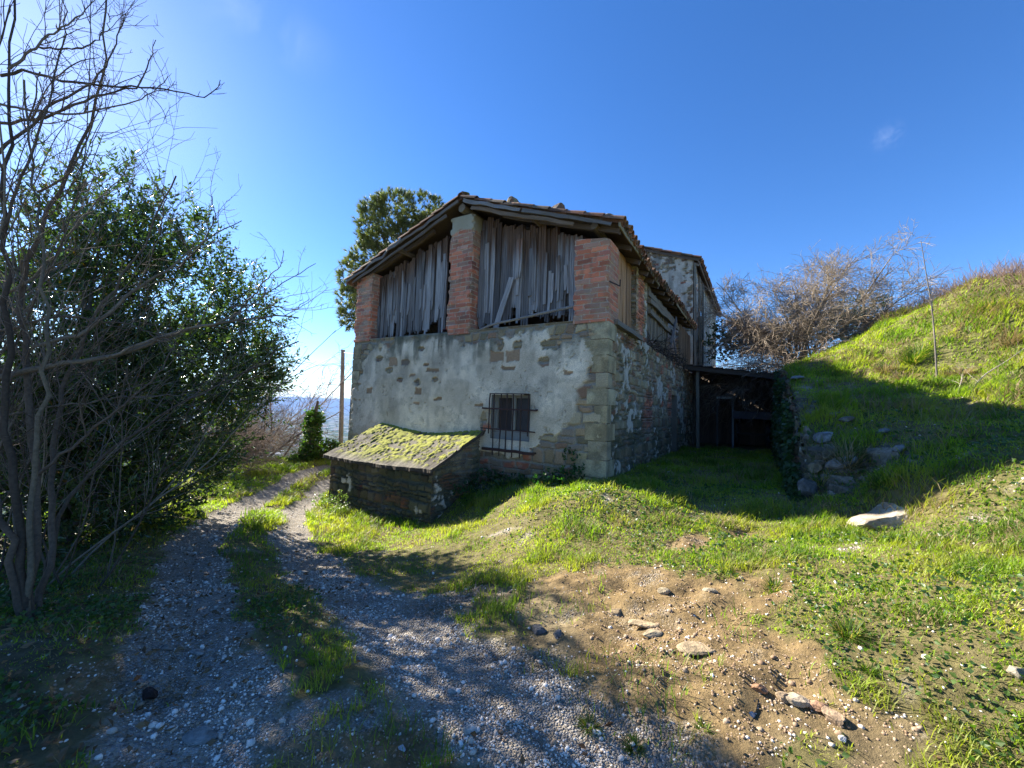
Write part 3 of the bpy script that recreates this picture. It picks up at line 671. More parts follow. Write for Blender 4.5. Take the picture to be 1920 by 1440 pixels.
# brick pillars
def pillar(x0, x1, y1, z0, zt0, zt1, seed, tp=None, mat=M_BRICK):
    mb = MB(); f = brick_fn(seed, tp); r = .016
    patch(mb, (x0, -.02, z0), (x1, -.02, z0), (x1, -.02, zt1), (x0, -.02, zt0), r, f)
    patch(mb, (x1, -.02, z0), (x1, y1, z0), (x1, y1, zt1), (x1, -.02, zt1), r, f); patch(mb, (x0, y1, z0), (x0, -.02, z0), (x0, -.02, zt0), (x0, y1, zt0), .03, f)
    patch(mb, (x1, y1, z0), (x0, y1, z0), (x0, y1, zt0), (x1, y1, zt1), .05, f); patch(mb, (x0, -.02, zt0), (x1, -.02, zt1), (x1, y1, zt1), (x0, y1, zt0), .04, f, nrmv=(0, 0, 1))
    for v_ in mb.v:
        ex = np.minimum(np.abs(v_[:, 0] - x0), np.abs(v_[:, 0] - x1)); ey = np.minimum(np.abs(v_[:, 1] + .02), np.abs(v_[:, 1] - y1)); nz_ = vnoise(v_[:, 2] * 11, seed * 3.3 + np.round(v_[:, 0]), np.round(v_[:, 1] * 2), seed)
        cd = np.exp(-(np.hypot(ex, ey) / .035) ** 2) * sstep(.35, .8, nz_) * .05
        dx = (x0 + x1) / 2 - v_[:, 0]; dy = (y1 - .02) / 2 - v_[:, 1]; l_ = np.hypot(dx, dy) + 1e-6; sh = .016 * (fbm(v_[:, 2] * 3, v_[:, 2] * 0, 0, 3, seed) - .5)
        v_[:, 0] += dx / l_ * cd + sh; v_[:, 1] += dy / l_ * cd
    return mb.build('brick_pillar', mat, barn)
pillar(-6.99, -6.35, .55, 3.24, 4.93, 5.05, 3)
tag(pillar(-3.68, -3.02, .52, 3.18, 5.86, 5.83, 4, 5.55), 'tall middle brick pillar with a cement topped head')
tag(pillar(-.63, .015, .58, 3.16, 4.72, 4.62, 5), 'short red brick pillar at the right corner')
# rubble pier and planed boards on the right side of the loft
mb = MB(); pf = rubble_fn(23, .35, 1.25, 1, [(2.2, 4.0, .3, .8)], rh=.075, ln=.28)
patch(mb, (.01, 1.78, 3.1), (.01, 2.72, 3.1), (.01, 2.72, 4.75), (.01, 1.78, 4.75), .022, pf); pf0 = rubble_fn(24, .35, 1.2, 0, rh=.075, ln=.28)
patch(mb, (-.4, 1.78, 3.1), (.01, 1.78, 3.1), (.01, 1.78, 4.75), (-.4, 1.78, 4.75), .025, pf0)
mb.build('stone_pier', M_MASON, barn)
mb = MB()
for k in range(8): plank(mb, (-.10, .60 + k * .15, 3.27), (-.10, .60 + k * .15, 4.72), .148, .025, (1, 0, 0), (.36, .20, .10), (.28, .15, .075), jag=.01)
tag(mb.build('board_panel', M_WOOD, barn), 'pale orange vertical board panel')
mb = MB(); beam(mb, (.03, .30, 3.21), (.05, 1.95, 3.20), .12, .09, (.17, .15, .12), wob=.004); mb.build('sill_beam', M_WOOD, barn)
# weathered plank cladding between the pillars
def brz(c): return roofz(c[0]) - .6
def bay(xa, xb, drop, step, miss=(), off=0.0):
    mb = MB(); x = xa
    while x < xb:
        w = RNG.uniform(.09, .17)
        if not any(m0 < x + w / 2 < m1 for m0, m1 in miss):
            zb = 3.26 + abs(RNG.normal(0, .05)) + (RNG.uniform(.1, .5) if RNG.random() < .16 else 0); zt = roofz(x) - RNG.uniform(.12, .28)
            y = .26 + RNG.uniform(-.02, .02)
            plank(mb, (x + w / 2 + RNG.normal(0, .010), y, zb), (x + w / 2 + RNG.normal(0, .008), y + RNG.normal(0, .012), zt), w, .02, (0, -1, 0), GREYL if RNG.random() < .4 else GREYW, BROWNW, brz, jag=.14)
            xo = RNG.uniform(0, .1); plank(mb, (x + xo, y + .05, zb - .03 + RNG.uniform(0, .3)), (x + xo + .01, y + .05, zt), w * .98, .015, (0, -1, 0), (.12, .10, .085), (.08, .045, .03), brz, jag=.1)
            if RNG.random() < .5: plank(mb, (x + w * .3, y - .03, zb + RNG.uniform(.0, .5)), (x + w * .3 + RNG.normal(0, .012), y - .03, zt - RNG.uniform(.1, .9)), w * .7, .018, (0, -1, 0), GREYL, BROWNW, brz, jag=.35)
        x += w * .9 + RNG.uniform(.0, step)
    for zz in (3.62, 4.45):
        beam(mb, (xa, .42, zz), (xb, .42, zz + .02), .06, .08, (.10, .075, .06))
    return mb.build('plank_wall', M_WOOD, barn)
bay(-6.33, -3.98, 0, .006)
tag(bay(-3.0, -.64, 0, .010, miss=[(-2.62, -2.52), (-1.42, -1.34)]), 'ragged plank wall with broken, splintered boards')
for (a, b_, w) in [((-2.5, .16, 3.10), (-2.1, .2, 4.35), .13), ((-3.99, .2, 3.25), (-3.98, .24, 5.0), .05), ((-1.95, .17, 4.25), (-1.93, .2, 5.1), .14)]:
    mb = MB(); plank(mb, a, b_, w, .022, (0, -1, 0), GREYL, (.16, .08, .045), brz, jag=.1); mb.build('loose_plank', M_WOOD, barn)
mb = MB(); P = resample([(-2.95, .05, 3.18), (-2.5, .0, 3.33), (-2.0, .02, 3.36), (-1.4, .05, 3.44), (-.64, .1, 3.52)], 14)
tubes(mb, P[None], np.linspace(.022, .03, 14)[None], 6, (.2, .18, .16)); mb.build('pole', M_BARK, barn)
# dark inner back wall of the loft so that the inside stays closed
mb = MB()
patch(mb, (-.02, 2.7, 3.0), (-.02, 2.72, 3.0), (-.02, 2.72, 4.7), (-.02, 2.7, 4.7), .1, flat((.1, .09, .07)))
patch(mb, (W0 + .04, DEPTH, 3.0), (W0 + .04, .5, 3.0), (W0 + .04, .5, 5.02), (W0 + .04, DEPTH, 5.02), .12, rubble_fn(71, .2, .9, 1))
mb.build('loft_wall', M_MASON, barn)
# right flank behind the pier: gappy boards, rails, gap with a hanging plank
mb = MB(); y = 2.8
while y < 5.3:
    w = RNG.uniform(.1, .16); plank(mb, (-.02, y + w / 2, 3.28 + RNG.uniform(0, .2)), (-.02, y + w / 2 + RNG.normal(0, .02), 4.62 - RNG.uniform(0, .1)), w, .025, (1, 0, 0), OLDW, BROWNW, jag=.12); y += w + RNG.uniform(.02, .06)
mb.build('side_boarding', M_WOOD, barn); mb = MB()
y = 7.1
while y < 9.4:
    w = RNG.uniform(.12, .18); plank(mb, (-.02, y + w / 2, 3.25), (-.02, y + w / 2, 4.6), w, .025, (1, 0, 0), (.17, .12, .075), BROWNW, jag=.06); y += w + RNG.uniform(.0, .03)
mb.build('side_boarding', M_WOOD, barn)
for (p, q_, w, h) in [((.06, 2.75, 4.22), (.10, 6.3, 4.25), .06, .11), ((.04, 2.75, 3.98), (.06, 5.4, 3.95), .06, .10), ((.02, 2.75, 4.42), (.02, 6.6, 4.45), .05, .12)]:
    mb = MB(); beam(mb, p, q_, w, h, OLDW); mb.build('rail', M_WOOD, barn)
for (p, q_, w) in [((.16, 4.65, 3.45), (.12, 5.75, 4.45), .17), ((.05, 6.2, 3.3), (.02, 5.6, 4.1), .13)]:
    mb = MB(); plank(mb, p, q_, w, .03, (1, 0, 0), (.14, .13, .125), BROWNW, jag=.1); mb.build('hanging_plank', M_WOOD, barn)
mb = MB(); P0 = np.stack([RNG.uniform(-.3, .18, 240), RNG.uniform(3.0, 7.6, 240), RNG.uniform(3.18, 3.42, 240)], 1); D0 = RNG.normal(size=(240, 3)) * AR([.5, 1, .45])
pp = wander(P0, D0, RNG.uniform(.15, .55, 240), 4, .2); tubes(mb, pp, taper(RNG.uniform(.005, .02, 240), 4), 4, (.09, .07, .05), (.05, .04, .035)); mb.build('debris', M_BARK, barn)
# roof: deck, purlins, rafters, barge boards, tiles
Y0, Y1 = -.16, 9.2
def deck_fn(P, a, b):
    return 0 * a + .006 * (vnoise(P[:, 1] * 7, P[:, 0], 0, 3) - .5), lerp((.055, .035, .024), (.12, .085, .055), vnoise(P[:, 1] * 6.5, P[:, 0] * .5, 0, 9))
def deckslope(mb, xe, ze, dz):
    ny_ = 24; nx_ = 8; a, bb = np.meshgrid(np.linspace(0, 1, nx_), np.linspace(Y0 + .03, Y1, ny_)); xx = RXc + (xe - RXc) * a; zz = RZ + (ze - RZ) * a
    zz = zz + np.vectorize(sag)(xx, bb) + dz; c = lerp((.05, .033, .024), (.12, .085, .055), vnoise(bb * 6.5, xx * .5, 0, 9)).reshape(-1, 3)
    ii = np.arange(nx_ * ny_).reshape(ny_, nx_); mb.add(np.stack([xx, bb, zz], -1).reshape(-1, 3), quads=np.stack([ii[:-1, :-1], ii[:-1, 1:], ii[1:, 1:], ii[1:, :-1]], -1).reshape(-1, 4), col=c)
mb = MB(); XR, XL = .20, -7.28
for dz in (0, -.028): deckslope(mb, XR, roofz(XR), dz); deckslope(mb, XL, roofz(XL), dz)
roof_deck = mb.build('roof_deck', M_WOOD, barn)
def rz(x, y): return roofz(x) + sag(x, y)
for x, r in ((RXc, .19), (-5.3, .14), (-1.5, .14), (-6.9, .13), (-.25, .13)):
    mb = MB(); z = rz(x, 0) - r * .55 - .03 - (.03 if x == RXc else 0)
    beam(mb, (x, -.10, z), (x, 9.0, rz(x, 9) - r * .55 - .03), r, r, (.14, .105, .075) if x != RXc else (.20, .16, .115), rnd=9, n=10, wob=.008); mb.build('purlin', M_WOOD, barn)
y = .1
while y < 9.1:
    for xe, s_ in ((XR - .01, 1), (XL + .01, -1)):
        mb = MB(); xi = RXc + s_ * 1.0
        if s_ < 0 and y > 1.5: continue
        beam(mb, (xi, y, rz(xi, y) - .085), (xe, y + RNG.normal(0, .03), rz(xe, y) - .085), .075, .09, (.12, .085, .06), n=5, wob=.006); mb.build('rafter', M_WOOD, barn)
    y += .62 + RNG.normal(0, .04)
for (xa, xb, c, dy, dzz) in [(RXc + .12, -1.72, (.20, .185, .17), -.045, -.02), (-1.66, .10, (.13, .115, .10), -.03, -.025), (RXc + .3, -.6, (.16, .11, .07), .0, -.13), (RXc - .04, -5.2, (.14, .115, .095), -.03, -.02), (-5.1, XL + .05, (.15, .13, .115), -.03, -.02), (RXc - .4, -7.0, (.11, .085, .065), .0, -.14)]:
    mb = MB(); beam(mb, (xa, Y0 + dy, rz(xa, 0) + dzz), (xb, Y0 + dy + .01, rz(xb, 0) + dzz - .02), .028, .075, c, n=9, wob=.011, taper=.8, up=(0, 0, 1)); mb.build('barge_board', M_WOOD, barn)
for (ya, yb) in ((Y0, 3.0), (5.2, 9.1)):
    mb = MB(); beam(mb, (XR + .02, ya, rz(XR, ya) - .035), (XR + .02, yb, rz(XR, yb) - .035), .025, .075, (.24, .20, .12), n=8, wob=.006); mb.build('eave_board', M_WOOD, barn)
mb = MB(); beam(mb, (XL - .01, Y0, rz(XL, 0) - .035), (XL - .01, 9, rz(XL, 9) - .035), .025, .075, (.17, .15, .12), n=8); mb.build('eave_board', M_WOOD, barn)
mb = MB()
sl = math.hypot(XR - RXc, RZ - roofz(XR)); dn = AR([(XR - RXc) / sl, 0, -(RZ - roofz(XR)) / sl])
tile_slope(mb, AR([XR + .08, Y0 + .02, roofz(XR + .08) + .0]), (0, 1, 0), dn, 10, int((Y1 - Y0) / .19), .375, .19, lambda p: sag(p[0], p[1]))
sl = math.hypot(XL - RXc, RZ - roofz(XL)); dn = AR([(XL - RXc) / sl, 0, -(RZ - roofz(XL)) / sl])
tile_slope(mb, AR([XL - .05, Y0 + .02, roofz(XL - .05)]), (0, 1, 0), dn, 11, int((Y1 - Y0) / .19), .375, .19, lambda p: sag(p[0], p[1]))
tile_slope(mb, AR([RXc, Y0 - .02, RZ + .03]), (1, 0, 0), (0, -1, 0), 24, 1, .39, .2)
mb.build('roof_tiles', M_TILE, barn)
# window: frame, panes, iron grille
wn = MB(); x0, x1, z0, z1 = WIN
for (a, b_) in [((x0 + .03, .14, z0 + .16), (x0 + .03, .14, z1)), ((x1 - .03, .14, z0 + .16), (x1 - .03, .14, z1)), ((-1.905, .13, z0 + .16), (-1.905, .13, z1))]: beam(wn, a, b_, .075, .05, (.30, .285, .24), n=5, wob=.002, up=(0, 1, 0))
for zz in (z1 - .03, z0 + .14): beam(wn, (x0 + .02, .142, zz), (x1 - .02, .142, zz), .05, .06, (.28, .26, .22), n=5, wob=.002)
win = wn.build('window', M_WOOD, barn)
mb = MB(); box(mb, (x0, .17, z0 + .12), (-1.905, .185, z1), (.060, .045, .040)); box(mb, (-1.905, .172, z0 + .12), (x1, .187, z1), (.075, .068, .066)); box(mb, (x0, .10, z0 - .02), (x1, .24, z0 + .13), (.30, .29, .25))
o = mb.build('pane', M_PLAIN, None); o.parent = win
mb = MB()
gx = [plx for plx in (-2.37, -2.255, -2.09, -1.955, -1.80, -1.625, -1.465)]
for i, x in enumerate(gx):
    lo = 1.10 if i in (0, 6) else .68; beam(mb, (x, -.075, lo), (x + RNG.normal(0, .006), -.075, 1.90), .018, .018, (.07, .045, .035), n=5, wob=.003, up=(0, 1, 0))
for (z, h, e0, e1) in ((1.60, .03, -2.53, -1.27), (1.20, .022, -2.55, -1.30), (.80, .055, -2.50, -1.30)): beam(mb, (e0, -.09, z), (e1, -.09, z - .01), .022, h, (.075, .04, .032), n=6, wob=.003)
for (x, z) in ((-2.5, 1.6), (-1.3, 1.6), (-2.5, .8), (-1.32, .8)): beam(mb, (x, -.09, z), (x, .03, z), .025, .025, (.07, .04, .03), n=2, wob=.0)
beam(mb, (gx[0], -.075, 1.895), (gx[6], -.075, 1.895), .015, .015, (.07, .045, .035), n=4, wob=.002)
o = mb.build('grille', M_IRON, None); o.parent = win
off = OFFS[barn.name]
for ch in win.children:
    n_ = len(ch.data.vertices); co = np.empty(n_ * 3, np.float32); ch.data.vertices.foreach_get('co', co); co = co.reshape(-1, 3) - off.astype(np.float32); ch.data.vertices.foreach_set('co', co.ravel()); ch.data.update()
# near-black sheet behind the window, the room's darkness put into its colour
mb = MB(); box(mb, (x0 - .3, .30, z0 - .3), (x1 + .3, .34, z1 + .3), (.02, .018, .015)); mb.build('dark_backing', M_PLAIN, barn)
# iron hook on the pillar
mb = MB(); beam(mb, (.02, .02, 3.86), (.10, .35, 3.86), .016, .016, (.05, .035, .03), n=3, wob=.001); beam(mb, (.10, .35, 3.86), (.10, .36, 3.98), .016, .016, (.05, .035, .03), n=2, wob=.001); mb.build('iron_hook', M_IRON, barn)

# stones lying on the roof
def lw(x, y, z): return loc2w(AR([x, y, z], float))
RS = 'stones weighing down the barn roof tiles'
rock('rounded brown stone on the roof nearest the ridge, above the plank wall', lw(-2.12, .15, roofz(-2.12) + .16), (.13, .13, .14), 3, (.17, .11, .075), (.2, .17, .09), 0, RS, 'roof_stone', 'stone', .3)
rock('domed reddish brown stone on the middle of the right roof slope', lw(-1.12, .2, roofz(-1.12) + .16), (.16, .15, .14), 4, (.16, .10, .07), (.13, .10, .08), 0, RS, 'roof_stone', 'stone', .3)
rock('pale broken stone on the roof near its right corner, two pieces high', lw(-.10, .25, roofz(-.1) + .17), (.12, .10, .085), 5, (.30, .23, .14), (.17, .13, .09), 0, RS, 'roof_stone', 'stone', .3)
rock('small mossy tile shard stone on the very ridge of the barn', lw(-3.28, -.05, RZ + .15), (.11, .09, .06), 6, (.17, .10, .06), (.12, .13, .04), 0, RS, 'roof_stone', 'stone', .3)

# red crate standing in the loft gap
cr = thing('plastic_crate', 'purplish red plastic crate standing in the loft gap left of the middle pillar', 'crate', None, local=(-4.05, .62, 3.12))
mb = MB()
for z in (3.12, 3.22, 3.33, 3.43): beam(mb, (-4.38, .48, z + .03), (-3.76, .48, z + .03), .02, .055, (.20, .03, .06), n=2, wob=0)
for x in (-4.38, -4.07, -3.76): beam(mb, (x, .478, 3.12), (x, .478, 3.48), .03, .03, (.18, .028, .05), n=2, wob=0)
box(mb, (-4.38, .50, 3.12), (-3.76, .80, 3.40), (.10, .02, .035)); mb.build('side_panel', M_PLAIN, cr)

# ================================================================== STONE SHED AGAINST THE FRONT WALL
shed = thing('stone_shed', 'low stone lean-to shed with a moss covered sloping roof', 'shed', None, local=(-4.1, -.7, -.5))
SX0, SX1, SY = -5.58, -2.60, -1.36
mb = MB()
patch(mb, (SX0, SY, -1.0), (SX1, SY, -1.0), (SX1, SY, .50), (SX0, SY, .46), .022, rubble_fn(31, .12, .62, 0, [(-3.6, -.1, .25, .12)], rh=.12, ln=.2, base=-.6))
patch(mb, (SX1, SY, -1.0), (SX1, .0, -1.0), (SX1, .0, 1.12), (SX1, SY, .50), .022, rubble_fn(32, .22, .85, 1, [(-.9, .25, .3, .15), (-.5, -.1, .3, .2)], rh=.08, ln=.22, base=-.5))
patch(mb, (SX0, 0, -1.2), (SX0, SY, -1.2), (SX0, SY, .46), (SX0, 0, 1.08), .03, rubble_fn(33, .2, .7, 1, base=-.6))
mb.build('wall', M_MASON, shed)
mb = MB(); nu, nv = 170, 84
a, bb = np.meshgrid(np.linspace(0, 1, nu), np.linspace(0, 1, nv))
XX = (SX0 - .12) + (SX1 + .09 - SX0 + .12) * a; fy_ = bb + .02 * (fbm(XX * 6, 0 * XX, 0, 3, 5) - .5) * bb
YY = .03 + (SY - .10 - .03 + .11 * (fbm(XX * 5, 0 * XX, 0, 5, 8) - .5)) * bb
ZZ = 1.15 - .10 * np.sin(a * math.pi) ** 2 * (1 - bb) - .04 * np.sin(a * math.pi) + (.50 - 1.15 - .02 + .04 * a) * bb
mo = fbm(XX * 2.2, YY * 3.0, 0, 4, 51); mo2 = fbm(XX * 19, YY * 15, 0, 3, 52)
mk = sstep(.50, .62, mo * .5 + mo2 * .62 + .10 * (1 - bb) - .10 * (a < .18)) * sstep(1.0, .82, bb + .25 * (mo - .5))
hgt = .010 * fbm(XX * 30, YY * 30, 0, 3, 53) + mk * (.008 + .026 * mo2) + .0 * np.sin(XX * 2 * math.pi / .16)
gcol = lerp((.085, .075, .055), (.20, .18, .14), mo2 * .7 + .3 * fbm(XX * 40, YY * 40, 0, 2, 54)); gcol = lerp(gcol, (.035, .03, .025), sstep(.6, .75, fbm(XX * 3, YY * 3, 4, 3, 58)) * .7)
mcol = lerp((.13, .15, .02), (.30, .30, .035), mo2); cc = lerp(gcol, mcol, mk)
ii = np.arange(nu * nv).reshape(nv, nu)
Tp = np.stack([XX, YY, ZZ + hgt], -1).reshape(-1, 3); Bt = np.stack([XX, YY, ZZ - .05 - .015 * fbm(XX * 9, 0 * XX, 0, 3, 4)], -1).reshape(-1, 3)
qd = np.stack([ii[:-1, :-1], ii[1:, :-1], ii[1:, 1:], ii[:-1, 1:]], -1).reshape(-1, 4); mb.add(Tp, quads=qd, col=cc.reshape(-1, 3))
mb.add(Bt, quads=qd[:, ::-1], col=(.06, .05, .04))
rim = np.concatenate([ii[0, :], ii[1:, -1], ii[-1, ::-1][1:], ii[::-1, 0][1:-1]]); m_ = len(rim)
mb.add(np.concatenate([Tp[rim], Bt[rim]]), quads=[(i, (i + 1) % m_, m_ + (i + 1) % m_, m_ + i) for i in range(m_)], col=(.075, .06, .045))
mb.build('roof', M_MOSS, shed, smooth=True)
mb = MB(); beam(mb, (SX0 - .03, SY - .035, .42), (SX1 + .02, SY - .035, .455), .07, .06, (.05, .04, .032), n=10, wob=.008); mb.build('eave_beam', M_WOOD, shed)

# ================================================================== FARMHOUSE BEHIND
fh = thing('farmhouse', 'taller old rendered farmhouse with a tiled roof behind the barn', 'farmhouse', None, local=(-3.3, 12, .4))
FY, FY2 = 10.2, 20.0
def fz(x): return 7.86 - .40 * x if x > -3.4 else 7.86 + .40 * 3.4 - .40 * (-3.4 - x)
def fplast(ax, seed):
    base_ = rubble_fn(seed, .68, .9, ax)
    def fn(P, a, b):
        d, c = base_(P, a, b); dr = fbm(P[:, ax] * 3.5, P[:, 2] * .7, 0, 4, seed); return d, lerp(c, (.10, .095, .08), sstep(.5, .68, dr) * .6)
    return fn
mb = MB()
patch(mb, (-7, FY, 2.5), (-3.4, FY, 2.5), (-3.4, FY, fz(-3.4)), (-7, FY, fz(-7)), .06, fplast(0, 91)); patch(mb, (-3.4, FY, 2.5), (0, FY, 2.5), (0, FY, fz(0)), (-3.4, FY, fz(-3.4)), .04, fplast(0, 91))
patch(mb, (0, FY, -.2), (0, FY2, -.2), (0, FY2, fz(0)), (0, FY, fz(0)), .06, fplast(1, 92), holes=[(1, 11.9, 12.7, 3.2, 7.0)])
patch(mb, (-7, FY2, -1), (-7, FY, -1), (-7, FY, fz(-7)), (-7, FY2, fz(-7)), .1, fplast(1, 93)); patch(mb, (0, FY2, -1), (-7, FY2, -1), (-7, FY2, fz(-7)), (0, FY2, fz(0)), .12, fplast(0, 94))
mb.build('wall', M_MASON, fh)
mb = MB(); box(mb, (-.25, 11.85, 3.1), (-.2, 12.75, 7.1), (.06, .035, .025)); mb.build('door', M_PLAIN, fh)
for (y, w, zt, c) in ((10.32, .22, 7.7, (.26, .24, .19)), (11.75, .14, 7.6, (.17, .14, .10)), (12.82, .14, 7.6, (.2, .18, .14))):
    mb = MB(); plank(mb, (.04, y + .05, 2.6), (.04, y + .05, zt), w * 1.6, .05, (1, 0, 0), c, c, jag=.02); mb.build('timber_post', M_WOOD, fh)
mb = MB()
for xe in (.22, -7.2):
    a, bb = np.meshgrid(np.linspace(0, 1, 5), np.linspace(FY - .15, FY2 + .2, 20)); xx = -3.4 + (xe + 3.4) * a; zz = np.vectorize(fz)(xx) + .02
    ii = np.arange(100).reshape(20, 5); qd = np.stack([ii[:-1, :-1], ii[:-1, 1:], ii[1:, 1:], ii[1:, :-1]], -1).reshape(-1, 4)
    for dz in (0, -.05): mb.add(np.stack([xx, bb, zz + dz], -1).reshape(-1, 3), quads=qd, col=(.07, .045, .03))
mb.build('roof_deck', M_WOOD, fh)
mb = MB(); sl = math.hypot(3.62, .40 * 3.62); dn = AR([3.62 / sl, 0, -.40 * 3.62 / sl])
tile_slope(mb, AR([.30, FY - .12, fz(.3) + .02]), (0, 1, 0), dn, 10, 52, .40, .2); tile_slope(mb, AR([-7.28, FY - .12, fz(-7.28) + .02]), (0, 1, 0), dn * AR([-1, 1, 1]), 10, 52, .42, .2)
mb.build('roof_tiles', M_TILE, fh)
for (za, zb, c) in ((-.02, -.02, (.15, .12, .095)), (-.16, -.16, (.19, .165, .13))):
    mb = MB(); beam(mb, (-3.3, FY - .12 - za, fz(-3.3) + za), (.22, FY - .12 - za, fz(.22) + zb), .04, .10, c, n=8, wob=.006); mb.build('barge_board', M_WOOD, fh)
mb = MB(); beam(mb, (.2, FY - .1, fz(.2) - .08), (.2, FY2, fz(.2) - .08), .04, .1, (.16, .11, .07), n=8); mb.build('eave_board', M_WOOD, fh)

# ================================================================== CARPORT BETWEEN BARN AND BANK
cp = thing('open_shelter', 'low dark open shelter roofed between the barn side and the grassy bank', 'shelter', None, local=(1.3, 8.8, .5))
mb = MB()
for k in range(9):
    x = .02 + k * .30; dz = -.15 * k / 1.0 * .30 * 1.0
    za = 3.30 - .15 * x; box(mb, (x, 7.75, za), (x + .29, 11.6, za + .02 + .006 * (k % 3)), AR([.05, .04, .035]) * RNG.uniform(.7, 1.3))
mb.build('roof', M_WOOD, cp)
mb = MB(); beam(mb, (.0, 7.85, 3.24), (2.75, 7.85, 2.84), .09, .14, (.06, .045, .035), n=6); mb.build('front_beam', M_WOOD, cp)
for y in (8.9, 10.0, 11.2):
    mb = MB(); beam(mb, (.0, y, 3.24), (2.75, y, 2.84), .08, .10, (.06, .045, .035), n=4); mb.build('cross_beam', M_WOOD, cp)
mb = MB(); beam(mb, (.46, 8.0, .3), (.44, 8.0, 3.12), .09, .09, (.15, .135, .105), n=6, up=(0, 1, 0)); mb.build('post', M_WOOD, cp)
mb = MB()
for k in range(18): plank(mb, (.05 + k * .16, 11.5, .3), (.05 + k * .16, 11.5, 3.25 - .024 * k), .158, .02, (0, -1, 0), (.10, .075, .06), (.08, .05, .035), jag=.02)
box(mb, (.0, 11.54, -.3), (2.95, 11.6, 3.3), (.05, .04, .03)); mb.build('back_wall', M_WOOD, cp)  # solid box added behind the planks to stop light through their gaps
# farm cart under the shelter
ct = thing('farm_cart', 'dark flatbed farm cart parked at the back of the shelter', 'cart', None, local=(1.9, 10.2, .5))
mb = MB(); box(mb, (1.42, 9.3, 1.55), (2.55, 11.1, 1.62), (.05, .05, .07)); box(mb, (1.42, 9.28, 1.62), (2.55, 9.32, 1.80), (.05, .055, .075)); mb.build('bed', M_PLAIN, ct)
mb = MB(); beam(mb, (1.6, 9.35, 1.48), (1.6, 11.0, 1.48), .06, .1, (.05, .04, .035)); beam(mb, (2.35, 9.35, 1.48), (2.35, 11, 1.48), .06, .1, (.05, .04, .035)); beam(mb, (1.5, 10.0, 1.02), (2.5, 10.0, 1.02), .06, .06, (.05, .04, .035)); beam(mb, (1.6, 10.0, 1.02), (1.6, 10, 1.48), .05, .05, (.05, .04, .035), up=(0, 1, 0)); beam(mb, (2.35, 10.0, 1.02), (2.35, 10, 1.48), .05, .05, (.05, .04, .035), up=(0, 1, 0)); mb.build('frame', M_IRON, ct)
for x in (1.52, 2.44):
    b_ = MB(); A_ = np.linspace(0, 2 * math.pi, 29); P = np.stack([np.full(29, x), 9.95 + .42 * np.cos(A_), 1.0 + .42 * np.sin(A_)], 1); tubes(b_, P[None], np.full((1, 29), .06), 8, (.03, .03, .03)); wh = b_.build('wheel', M_PLAIN, ct)
    b_ = MB(); n_ = 16; P = [(x, 9.95, 1.0)] + [(x, 9.95 + .37 * math.cos(t), 1 + .37 * math.sin(t)) for t in np.linspace(0, 2 * math.pi, n_, endpoint=False)]
    V_ = AR([(p[0] - .03, p[1], p[2]) for p in P] + [(p[0] + .03, p[1], p[2]) for p in P]); b_.add(V_, tris=[(0, 1 + i, 1 + (i + 1) % n_) for i in range(n_)] + [(n_ + 1, n_ + 2 + (i + 1) % n_, n_ + 2 + i) for i in range(n_)], col=(.08, .06, .05))
    o = b_.build('rim', M_IRON, None, off=OFFS[ct.name]); o.location = (0, 0, 0); o.parent = wh
# pale frame standing in the dark
fr = thing('metal_frame', 'pale blue grey metal frame standing in the dark shelter left of the cart', 'frame', None, local=(1.15, 9.6, .5))
mb = MB(); beam(mb, (.88, 9.6, 2.28), (1.42, 9.6, 2.28), .06, .07, (.40, .44, .46), n=3, wob=.001); beam(mb, (1.40, 9.6, .5), (1.40, 9.6, 2.25), .06, .06, (.16, .19, .21), n=3, wob=.001, up=(0, 1, 0)); beam(mb, (.90, 9.6, .5), (.90, 9.6, 2.25), .05, .05, (.06, .06, .06), n=3, wob=.001, up=(0, 1, 0)); mb.build('frame_bar', M_PLAIN, fr)

# ================================================================== RETAINING WALL
rw = thing('retaining_wall', 'rough dry stone retaining wall holding the grassy bank right of the lane', 'wall', None, local=(2.7, 4, .4))
mb = MB(); ny_, nz_ = 240, 80
a, bb = np.meshgrid(np.linspace(.05, 11.4, ny_), np.linspace(0, 1, nz_))
wp = loc2w(np.stack([np.full(ny_, 2.85), a[0], np.zeros(ny_)], 1)); topz = zg(wp[:, 0], wp[:, 1]); wp2 = loc2w(np.stack([np.full(ny_, 2.45), a[0], np.zeros(ny_)], 1)); botz = zg(wp2[:, 0], wp2[:, 1]) - .15
zz = botz[None] + (np.maximum(topz - .03, botz + .1)[None] - botz[None]) * bb
P = np.stack([np.full(a.size, 2.68), a.ravel(), zz.ravel()], 1); d, c = rubble_fn(44, .05, .8, 1, rh=.16, ln=.34)(P, None, None)
P[:, 0] += -d * 1.8 + .10 * (bb.ravel() - .5) + .12 * (fbm(P[:, 1] * 1.2, P[:, 2] * 1.2, 0, 3, 12) - .5)
ii = np.arange(a.size).reshape(nz_, ny_); qd = np.stack([ii[:-1, :-1], ii[1:, :-1], ii[1:, 1:], ii[:-1, 1:]], -1).reshape(-1, 4)
mb.add(P, quads=qd, col=c); mb.build('stonework', M_MASON, rw)

